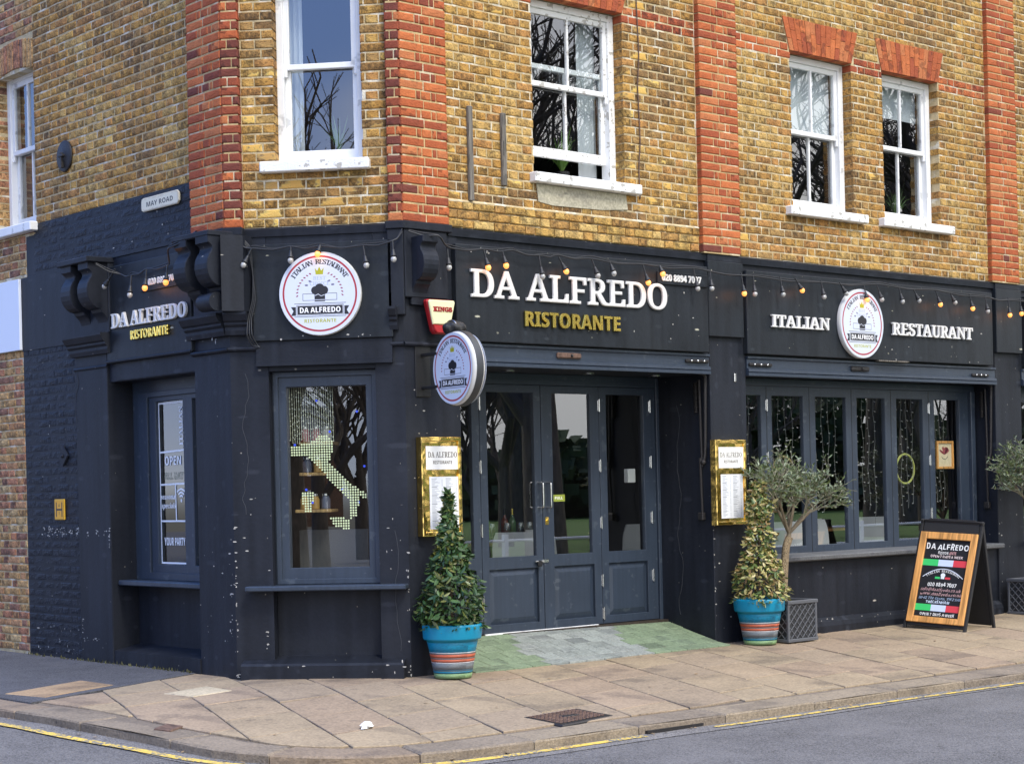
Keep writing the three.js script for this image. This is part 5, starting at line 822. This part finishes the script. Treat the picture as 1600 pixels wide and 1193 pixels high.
function stripedPot(t) {                                                   // painted clay pot: bands are turned pieces of the same profile
  const R = y => y < .285 ? lerp(.146, .197, y / .285) : .2;
  const band = (name, y0, y1, c, rough = .35) => add(name, new THREE.LatheGeometry([[R(y0) - .03, y0], [R(y0), y0], [R(y1), y1], [R(y1) - .03, y1]].map(([a, b]) => new THREE.Vector2(a, b)), 56), std({ color: rgb(...c.map(x => Math.min(1, x * 1.35))), map: T.slab, roughness: rough, bumpMap: T.fineBump, bumpScale: .002 }), t);
  const blue = [.0, .225, .37], gr = [.17, .19, .20], co = [.52, .12, .055], wh = [.72, .78, .80], gn = [.22, .36, .16], tl = [.01, .16, .24];
  band('stripe', .0, .038, gn); band('stripe', .038, .058, tl); band('stripe', .058, .064, gr); band('stripe', .064, .070, tl); band('stripe', .070, .120, gr); band('stripe', .120, .128, wh); band('stripe', .128, .152, co); band('stripe', .152, .162, gr); band('stripe', .162, .19, co); band('stripe', .19, .198, gr); band('stripe', .198, .206, wh); band('stripe', .206, .285, blue);
  add('rim', new THREE.LatheGeometry([[.17, .28], [.2, .282], [.203, .296], [.222, .300], [.229, .312], [.236, .402], [.229, .418], [.214, .416], [.205, .36], [.0, .355]].map(([a, b]) => new THREE.Vector2(a, b)), 56), std({ color: rgb(...blue), roughness: .35 }), t);
  const so = new THREE.CircleGeometry(.206, 24); so.rotateX(-Math.PI / 2); so.translate(0, .375, 0); add('soil', so, std({ color: rgb(.03, .022, .016) }), t);
}
function coneShrub(label, x, z, H, R, cols, o) {
  const t = thing('potted_shrub', label, 'potted shrub'); t.position.set(x, fallY(z) + .004, z); stripedPot(t); srand(o.seed);
  add('stem', bar([0, .36, 0], [o.lean, .36 + H * .93, 0], .016, .004), std({ color: rgb(.10, .07, .04), map: T.bark }), t);
  const mats = cols.map(c => leafMat(c)), geos = [leafGeo(o.len, o.w, .5), leafGeo(o.len * .85, o.w * 1.1, .8), leafGeo(o.len * 1.12, o.w * .9, .2)], list = [], cam = camera.position;
  const dir = new THREE.Vector3(cam.x - x, .4, cam.z - z).normalize();
  for (let i = 0; i < o.n; i++) {
    const h = Math.pow(rnd(), o.pow ?? 1.25), prof = o.profile(h), a = rr(0, 6.283), lump = .66 + .62 * vn(a * 1.9 + 7, h * 11, 97, o.seed), r = R * prof * lump * (.45 + .55 * Math.sqrt(rnd()));
    const p = new THREE.Vector3(Math.cos(a) * r + o.lean * h, .38 + H * h, Math.sin(a) * r), out = new THREE.Vector3(Math.cos(a), 0, Math.sin(a)), jit = k => new THREE.Vector3(rr(-k, k), rr(-k, k), rr(-k, k));
    const nrm = out.clone().multiplyScalar(.55).add(new THREE.Vector3(0, .75 - h * .2, 0)).add(jit(.65)).normalize(), d = out.clone().multiplyScalar(.7).add(new THREE.Vector3(0, h * .7 - .15, 0)).add(jit(.85)); d.addScaledVector(nrm, -d.dot(nrm)).normalize();
    const m = new THREE.Matrix4(), s = rr(.65, 1.2), x0 = d.clone().cross(nrm); m.makeBasis(x0.multiplyScalar(s), d.clone().multiplyScalar(s), nrm.clone().multiplyScalar(s)); m.setPosition(p.addScaledVector(d, -o.len * .4));
    list.push({ m, g: Math.floor(rnd() * 3), c: Math.min(cols.length - 1, Math.floor(Math.pow(rnd(), o.bias ?? 1) * cols.length)), f: p.clone().setY(0).dot(dir) / R + r / R });
  }
  list.sort((a, b) => b.f - a.f); const rest = cols.map(() => []);
  list.forEach((l, i) => { if (i < 280) { const e = add('leaf', geos[l.g], mats[l.c], t); e.matrix.copy(l.m); e.matrix.decompose(e.position, e.quaternion, e.scale); } else { const g = geos[l.g].clone(); g.applyMatrix4(l.m); rest[l.c].push(g); } });
  rest.forEach((r, i) => { if (r.length) { const f = add('foliage', merge(r), mats[i], t); f.userData.kind = 'stuff'; } });
}
coneShrub('tall dark green leafy shrub in a blue striped pot by the corner', .20, .27, 1.07, .275, [[.035, .080, .022], [.050, .105, .028], [.026, .062, .018], [.080, .145, .038], [.15, .16, .04]], { n: 2300, len: .078, w: .028, lean: -.01, seed: 71, bias: 1.4, pow: 1.2, profile: h => h < .12 ? .86 + h * 1.2 : Math.max(.07, 1 - .97 * Math.pow((h - .12) / .80, 1.05)) });
coneShrub('variegated cream and green shrub in a blue striped pot beside the olive tree', 3.80, .30, 1.10, .265, [[.46, .40, .13], [.32, .31, .085], [.13, .19, .045], [.075, .12, .028], [.52, .44, .19], [.10, .15, .035], [.28, .18, .06]], { n: 1900, len: .064, w: .025, lean: .03, seed: 81, pow: 1.15, profile: h => h < .24 ? 1 - h * .25 : h < .42 ? .94 - (h - .24) * 1.9 : h < .94 ? .56 - (h - .42) * .35 + .12 * Math.sin(h * 26) : .22 });
function oliveTree(label, x, z, planter, o) {
  const t = thing('potted_olive_tree', label, 'olive tree'); t.position.set(x, fallY(z) + .004, z); srand(o.seed); const w = .208, h = .375;
  add('planter_body', cbox(-w + .012, w - .012, .0, h - .01, -w + .012, w - .012, .01), M.planter, t); 
  for (const [a, b] of [[-1, -1], [1, -1], [1, 1], [-1, 1]]) add('corner_post', cbox(a * w - (a > 0 ? .026 : 0), a * w + (a > 0 ? 0 : .026), 0, h - .02, b * w - (b > 0 ? .026 : 0), b * w + (b > 0 ? 0 : .026), .004), M.lead, t);
  add('top_rim', slabShape(rectPts(-w - .006, w + .006, -w - .006, w + .006), [rectPts(-w + .024, w - .024, -w + .024, w - .024)], 0, .034, .005).rotateX(-Math.PI / 2).translate(0, h - .028, 0), M.lead, t);
  add('bottom_rail', slabShape(rectPts(-w - .003, w + .003, -w - .003, w + .003), [rectPts(-w + .024, w - .024, -w + .024, w - .024)], 0, .03, .004).rotateX(-Math.PI / 2), M.lead, t);
  const lat = []; for (let f = 0; f < 4; f++) for (const sd of [-1, 1]) for (let k = -5; k <= 5; k++) { const c = k * .078; let a = [c - .2 * .8, .03], b = [c + .2 * .8, .03 + .32]; if (sd < 0) { const q = a[1]; a = [a[0], b[1]]; b = [b[0], q]; } const dx = b[0] - a[0], dy = b[1] - a[1]; const lim = w - .02; let t0 = 0, t1 = 1; if (a[0] < -lim) t0 = (-lim - a[0]) / dx; if (b[0] > lim) t1 = (lim - a[0]) / dx; if (t1 - t0 < .1) continue; const g = bar([a[0] + dx * t0, a[1] + dy * t0, w - .010], [a[0] + dx * t1, a[1] + dy * t1, w - .010], .0055, .0055, 5); g.rotateY(f * Math.PI / 2); lat.push(g); }
  add('lattice', merge(lat), M.lead, t).userData.kind = 'stuff';
  const so = new THREE.PlaneGeometry(2 * w - .05, 2 * w - .05); so.rotateX(-Math.PI / 2); so.translate(0, h - .03, 0); add('soil', so, std({ color: rgb(.05, .04, .03) }), t);
  const brs = [], tips = [], tw = [];
  const grow = (p, d, len, r, lv) => { const q = p.clone().addScaledVector(d, len); (lv < 2 ? brs : tw).push(bar(p.toArray(), q.toArray(), r, r * .72, lv < 2 ? 9 : 4)); if (lv >= 2) tips.push([p, q]); if (lv === o.deep) return; const n = lv === 0 ? 6 : lv < 3 ? 4 : 3; for (let i = 0; i < n; i++) { const nd = d.clone().add(new THREE.Vector3(rr(-1, 1) * o.spread + o.pull * (lv < 2 ? .4 : .1), lv === 0 ? rr(.05, 1.25) : rr(-.6, .55), rr(-1, 1) * o.spread * .8)).normalize(); grow(lv === 0 ? q : p.clone().lerp(q, rr(.45, 1)), nd, len * (lv === 0 ? o.first : rr(.6, .85)), r * .52, lv + 1); } };
  const base = new THREE.Vector3(o.bx, h - .03, 0), k1 = new THREE.Vector3(o.bx + .015, .62, 0), k2 = new THREE.Vector3(o.bx + .05, .86, 0);
  add('trunk', merge([tube([base, k1, k2, new THREE.Vector3(o.bx + .10, o.fork, .0)], .036, 10, 14)]), std({ color: rgb(.36, .27, .16), map: T.bark, bumpMap: T.bark, bumpScale: .008 }), t);
  grow(new THREE.Vector3(o.bx + .085, o.fork - .06, 0), new THREE.Vector3(.12, 1, 0).normalize(), .10, .030, 0);
  add('branches', merge(brs), std({ color: rgb(.30, .24, .16), map: T.bark }), t); const tg = add('twigs', merge(tw), std({ color: rgb(.27, .25, .18) }), t); tg.userData.kind = 'stuff';
  const lg = leafGeo(.052, .0145, .3), cols = [[.11, .155, .06], [.165, .215, .11], [.25, .30, .20], [.13, .17, .05]], rest = cols.map(() => []);
  for (const [p, q] of tips) for (let i = 0; i < o.leaves; i++) { const s = rnd(), d = q.clone().sub(p).normalize().multiplyScalar(.6).add(new THREE.Vector3(rr(-1, 1), rr(-.4, .8), rr(-1, 1))).normalize(), side = new THREE.Vector3(rr(-1, 1), rr(-1, 1), rr(-1, 1)).cross(d).normalize(), up = side.clone().cross(d), m = new THREE.Matrix4().makeBasis(side, d, up); m.setPosition(p.clone().lerp(q, s)); const g = lg.clone(); g.scale(rr(.7, 1.2), rr(.7, 1.15), 1); g.applyMatrix4(m); rest[Math.floor(rnd() * 4)].push(g); }
  rest.forEach((r, i) => { const f = add('foliage', merge(r), leafMat(cols[i], .15), t); f.userData.kind = 'stuff'; });
}
M.planter = std({ color: rgb(.022, .024, .027), roughness: .6 }); M.lead = std({ color: rgb(.095, .10, .11), roughness: .5, bumpMap: T.fineBump, bumpScale: .002 });
oliveTree('olive tree with bare trunk in a lattice planter under the front window', 4.21, .26, 0, { seed: 91, bx: -.02, fork: .95, first: 3.7, spread: 1.15, pull: .26, deep: 4, leaves: 6 });
oliveTree('olive tree partly cut off by the right edge of the photo', 8.28, .30, 0, { seed: 95, bx: .02, fork: .98, first: 4.7, spread: 1.3, pull: -.55, deep: 4, leaves: 10 });

// ---------------------------------------------------------------- chalkboard
{
  const t = thing('sandwich_board', 'wooden framed chalkboard sandwich board standing on the pavement', 'sandwich board');
  srand(44);
  const tx = canvasTex(512, 900, (g, w, h) => {
    g.fillStyle = '#14161b'; g.fillRect(0, 0, w, h); g.textAlign = 'center'; const word = (s, x, y, size, col, f = 'bold', fam = 'sans-serif', sx = 1, rot = 0) => { g.save(); g.translate(x, y); g.rotate(rot); g.scale(sx, 1); g.font = f + ' ' + size + 'px ' + fam; g.fillStyle = col; g.textAlign = 'left'; let x0 = -g.measureText(s).width / 2; for (const ch of s) { g.save(); g.translate(x0, rr(-.05, .05) * size); g.rotate(rr(-.10, .10)); const k = rr(.88, 1.1); g.scale(k, rr(.9, 1.12)); g.fillText(ch, 0, 0); g.restore(); x0 += g.measureText(ch).width; } g.restore(); };
    word('DA ALFREDO', 256, 118, 92, '#f1f1ec', 'bold', 'sans-serif', .88); word('RISTOR', 218, 172, 44, '#eceae4', 'bold', 'sans-serif', .8); word('ANTE', 325, 172, 44, '#d9a5a0', 'bold', 'sans-serif', .75); word('OPEN 7 DAYS A WEEK', 262, 214, 38, '#f0dcd6', 'bold', 'sans-serif', .95);
    const flag3 = y => { g.fillStyle = '#3ccb6b'; g.fillRect(0, y, 180, 74); g.fillStyle = '#cfdcf4'; g.fillRect(180, y, 168, 74); g.fillStyle = '#d9404c'; g.fillRect(348, y, 164, 74); }; flag3(236); flag3(750);
    g.strokeStyle = '#d5dbe6'; g.lineWidth = 9; g.beginPath(); g.moveTo(30, 440); g.quadraticCurveTo(256, 240, 482, 440); g.stroke();
    const arc = 'ITALIAN RESTAURANT'; for (let i = 0; i < arc.length; i++) { const a = lerp(-.62, .62, i / 17); g.save(); g.translate(256 + Math.sin(a) * 300, 676 - Math.cos(a) * 300); g.rotate(a); g.font = 'bold 34px serif'; g.fillStyle = '#e8e8e2'; g.fillText(arc[i], 0, 0); g.restore(); }
    g.fillStyle = '#e9eef6'; g.beginPath(); g.arc(256, 412, 26, 0, 7); g.fill(); g.fillRect(236, 420, 40, 34); g.fillStyle = '#3ccb6b'; g.fillRect(170, 432, 58, 24); g.fillStyle = '#d9404c'; g.fillRect(284, 432, 58, 24);
    word('020 8894 7007', 262, 540, 58, '#efeee8', 'bold', 'sans-serif', .86); word('info@daalfredo.co.uk', 256, 594, 42, '#e3b4b2', 'italic', 'serif', 1.05); word('www.daalfredo.co.uk', 262, 644, 42, '#e6b8b4', 'italic', 'serif', 1.08); word('50-62 The Green, TW2 5AB', 262, 690, 38, '#bcd4ee', 'italic', 'serif', 1.0); word('TWICKENHAM', 246, 734, 42, '#d7e4f4', 'bold', 'sans-serif', .95); word('OPEN 7 DAYS A WEEK', 262, 876, 42, '#efeee8', 'bold', 'sans-serif', .92);
  });
  const Wd = .62, H = 1.12, ang = Math.asin(.33 / H);
  const panel = (back) => { const p = new THREE.Group(); p.name = back ? 'back_panel' : 'front_panel'; t.add(p); const hw = Wd / 2, st = M.wood;
    add('board', cbox(-hw + .01, hw - .01, .03, H, -.02, .0, .003), M.blackMatt, p);
    if (!back) { add('chalk_face', new THREE.PlaneGeometry(Wd - .13, .80).translate(0, .52, .002), std({ map: tx, roughness: .85 }), p);
      add('frame_stile', cbox(-hw, -hw + .07, .065, .985, 0, .022, .004), st, p); add('frame_stile', cbox(hw - .07, hw, .065, .985, 0, .022, .004), st, p); add('frame_rail', cbox(-hw + .071, hw - .071, .915, .985, 0, .0215, .004), st, p); add('frame_rail', cbox(-hw + .071, hw - .071, .065, .125, 0, .0215, .004), st, p); }
    else add('lower_rail', cbox(-hw + .03, hw - .03, .08, .14, 0.001, .02, .004), M.rust, p);
    for (const s of [-1, 1]) add('leg', cbox(s * (hw + .012) - .014, s * (hw + .012) + .014, 0, H, -.03, .006, .004), M.blackMatt, p); return p; };
  const a = panel(false), b = panel(true); a.position.z = .33; a.rotation.x = -ang; b.position.z = -.33; b.rotation.x = ang; b.rotation.order = 'YXZ'; b.rotation.y = 0; b.children.forEach(m => m.scale.z = -1);
  add('hinge', bar([-.25, H * Math.cos(ang) + .0, 0], [.25, H * Math.cos(ang) + .0, 0], .01), M.iron, t);
  // its front turned towards the left, across the pavement
  t.position.set(6.375, -.022, .54); t.rotation.set(0, 0, 0); t.rotation.order = 'YXZ'; t.rotation.y = rad(-82); t.rotation.z = -.056;
}

// ---------------------------------------------------------------- what the glass mirrors: trees, fence and a house across the road
function bareTree(sd, H) { srand(sd); const g = { a: [], b: [] };
  const grow = (p, d, len, r, lv) => { const q = p.clone().addScaledVector(d, len); g[lv < 3 ? 'a' : 'b'].push(bar(p.toArray(), q.toArray(), r, r * .7, lv < 2 ? 9 : lv < 4 ? 5 : 3)); if (lv === 6) return; const n = lv === 0 ? 4 : lv < 4 ? 3 : 3; for (let i = 0; i < n; i++) { const s = lv < 2 ? .75 : .95, nd = d.clone().add(new THREE.Vector3(rr(-1, 1) * s, rr(-.25, .6), rr(-1, 1) * s)).normalize(); grow(i ? p.clone().lerp(q, rr(.6, 1)) : q, nd, len * rr(.62, .84), r * (i ? .5 : .66), lv + 1); } };
  grow(new THREE.Vector3(0, 0, 0), new THREE.Vector3(rr(-.06, .06), 1, rr(-.06, .06)).normalize(), H * .26, H * .027, 0); return g; }
{
  const bark = std({ color: rgb(.13, .105, .085), map: T.bark, roughness: .95 });
  const mk = (sd, H, label) => { const g = bareTree(sd, H), t = thing('bare_tree', label, 'tree', 'bare trees mirrored in the windows'); add('trunk', merge(g.a), bark, t); add('crown', merge(g.b), bark, t); return t; };
  const lab = 'tall bare tree across the road mirrored in the window glass', t1 = mk(401, 15, lab), t2 = mk(417, 17, lab);
  place(t1, 12.6, -.1, 10.8); place(t2, 21, -.1, 16.5);
  [[t1, 27, 12.5, 1.3, 1.1], [t2, 17, 24, 2.2, .95], [t1, 33, 20, 4, 1.15], [t2, 10, 31, .7, 1], [t1, -18.5, 8.4, 3, .80], [t2, -27, 11, 5, .6], [t1, 44, 27, 2, 1.2], [t1, 18.5, 19.5, .4, .45], [t2, 24, 25, 1.7, .5], [t1, 26, 21, 2.9, .42], [t2, 20, 14, 4.1, .4], [t1, 31, 14.5, 5, .45], [t2, 38, 22, 3.3, .5], [t1, -17, 9.6, 1.1, .42], [t2, -21.5, 10.6, 2.2, .45], [t1, -25, 13.6, 3.7, .5], [t2, 29, 30, 1, 1.1]].forEach(([o, x, z, r, s]) => { const c = o.clone(); c.name = numbered('bare_tree'); scene.add(c); if (s < .6) { c.userData.label = 'small bare tree on the green mirrored low in the door and window glass'; c.userData.group = 'small bare trees mirrored in the glass'; } place(c, x, -.1, z, r); c.scale.setScalar(s); });
  const f = thing('rail_fence', 'white post and rail fence along the green mirrored in the glass', 'fence'); for (let i = 0; i < 18; i++) add('post', cbox(4 + i * 2 - .04, 4 + i * 2 + .04, -.1, .75, 8.9, 8.98, .005), M.whiteClean, f); for (const y of [.35, .65]) add('rail', bar([3.5, y, 8.93], [39, y, 8.93], .025), M.whiteClean, f);
  { // dark evergreen belt beyond the green
    srand(505); const gs = []; for (let i = 0; i < 9000; i++) { const a = rnd(), x = lerp(2, 100, a), z = lerp(80, 40, a) + rr(-2, 2), top = 2.2 + 6 * vn(a * 14, 1, 97, 4) + 2 * vn(a * 40, 2, 97, 5), y = top * Math.sqrt(rnd()) * rr(.6, 1); const g = new THREE.PlaneGeometry(rr(.4, .9), rr(.4, .9)); g.rotateX(rr(-1.2, 1.2)); g.rotateY(rr(0, 6)); g.translate(x, y, z); gs.push(g); }
    const b = thing('evergreen_belt', 'dark belt of evergreens beyond the green mirrored in the glass', 'trees'); b.userData.kind = 'stuff'; add('foliage', merge(gs), std({ color: rgb(.055, .075, .03), side: THREE.DoubleSide }), b);
    add('understorey', plan([[2, 82.5], [100, 42.5], [100, 43.5], [2, 83.5]], -.2, 2.4), std({ color: rgb(.014, .018, .009), map: T.grass }), b); }
  const hm = std({ color: rgb(.26, .15, .10), map: T.brick }); 
  const house = (label, x, z, r) => { const h = thing('mirrored_house', label, 'house'); add('wall', cbox(-6, 6, -.2, 5.6, -4, 4, .01), hm, h); add('roof', profile([[-4.4, 5.5], [4.4, 5.5], [0, 8.6]], 12.6, -6.3), M.slate, h); add('chimney', cbox(3, 4.2, 7, 9.8, -.5, .5, .01), hm, h); for (let i = 0; i < 4; i++) for (const y of [.9, 3.4]) { add('window', cbox(-4.9 + i * 2.8, -3.5 + i * 2.8, y, y + 1.5, 3.96, 4.03, .01), M.whiteClean, h); add('window_pane', cbox(-4.8 + i * 2.8, -3.6 + i * 2.8, y + .1, y + 1.4, 4.0, 4.035, .004), M.black, h); } place(h, x, 0, z, r); };
  house('brick house with slate roof mirrored in the corner window', -72, 34, rad(118)); scene.children[scene.children.length - 1].scale.setScalar(.7); house('second brick house mirrored in the side window', -19, -16, rad(80));
}

// moss and weeds at the foot of the side wall
{ srand(606); const t = thing('wall_weeds', 'thin line of moss and weeds at the foot of the painted side wall', 'weeds'); t.userData.kind = 'stuff'; const gs = []; for (let i = 0; i < 150; i++) { const z = rr(-4.7, -1.7) , g = leafGeo(rr(.012, .04), rr(.006, .016), .3); g.rotateX(rr(-.9, .3)); g.rotateY(rr(0, 6.3)); g.translate(-.965 - rr(0, .03), .002, z); gs.push(g); }
  add('foliage', merge(gs), std({ color: rgb(.085, .085, .035), side: THREE.DoubleSide, roughness: .9 }), t); }

renderer.render(scene, camera);
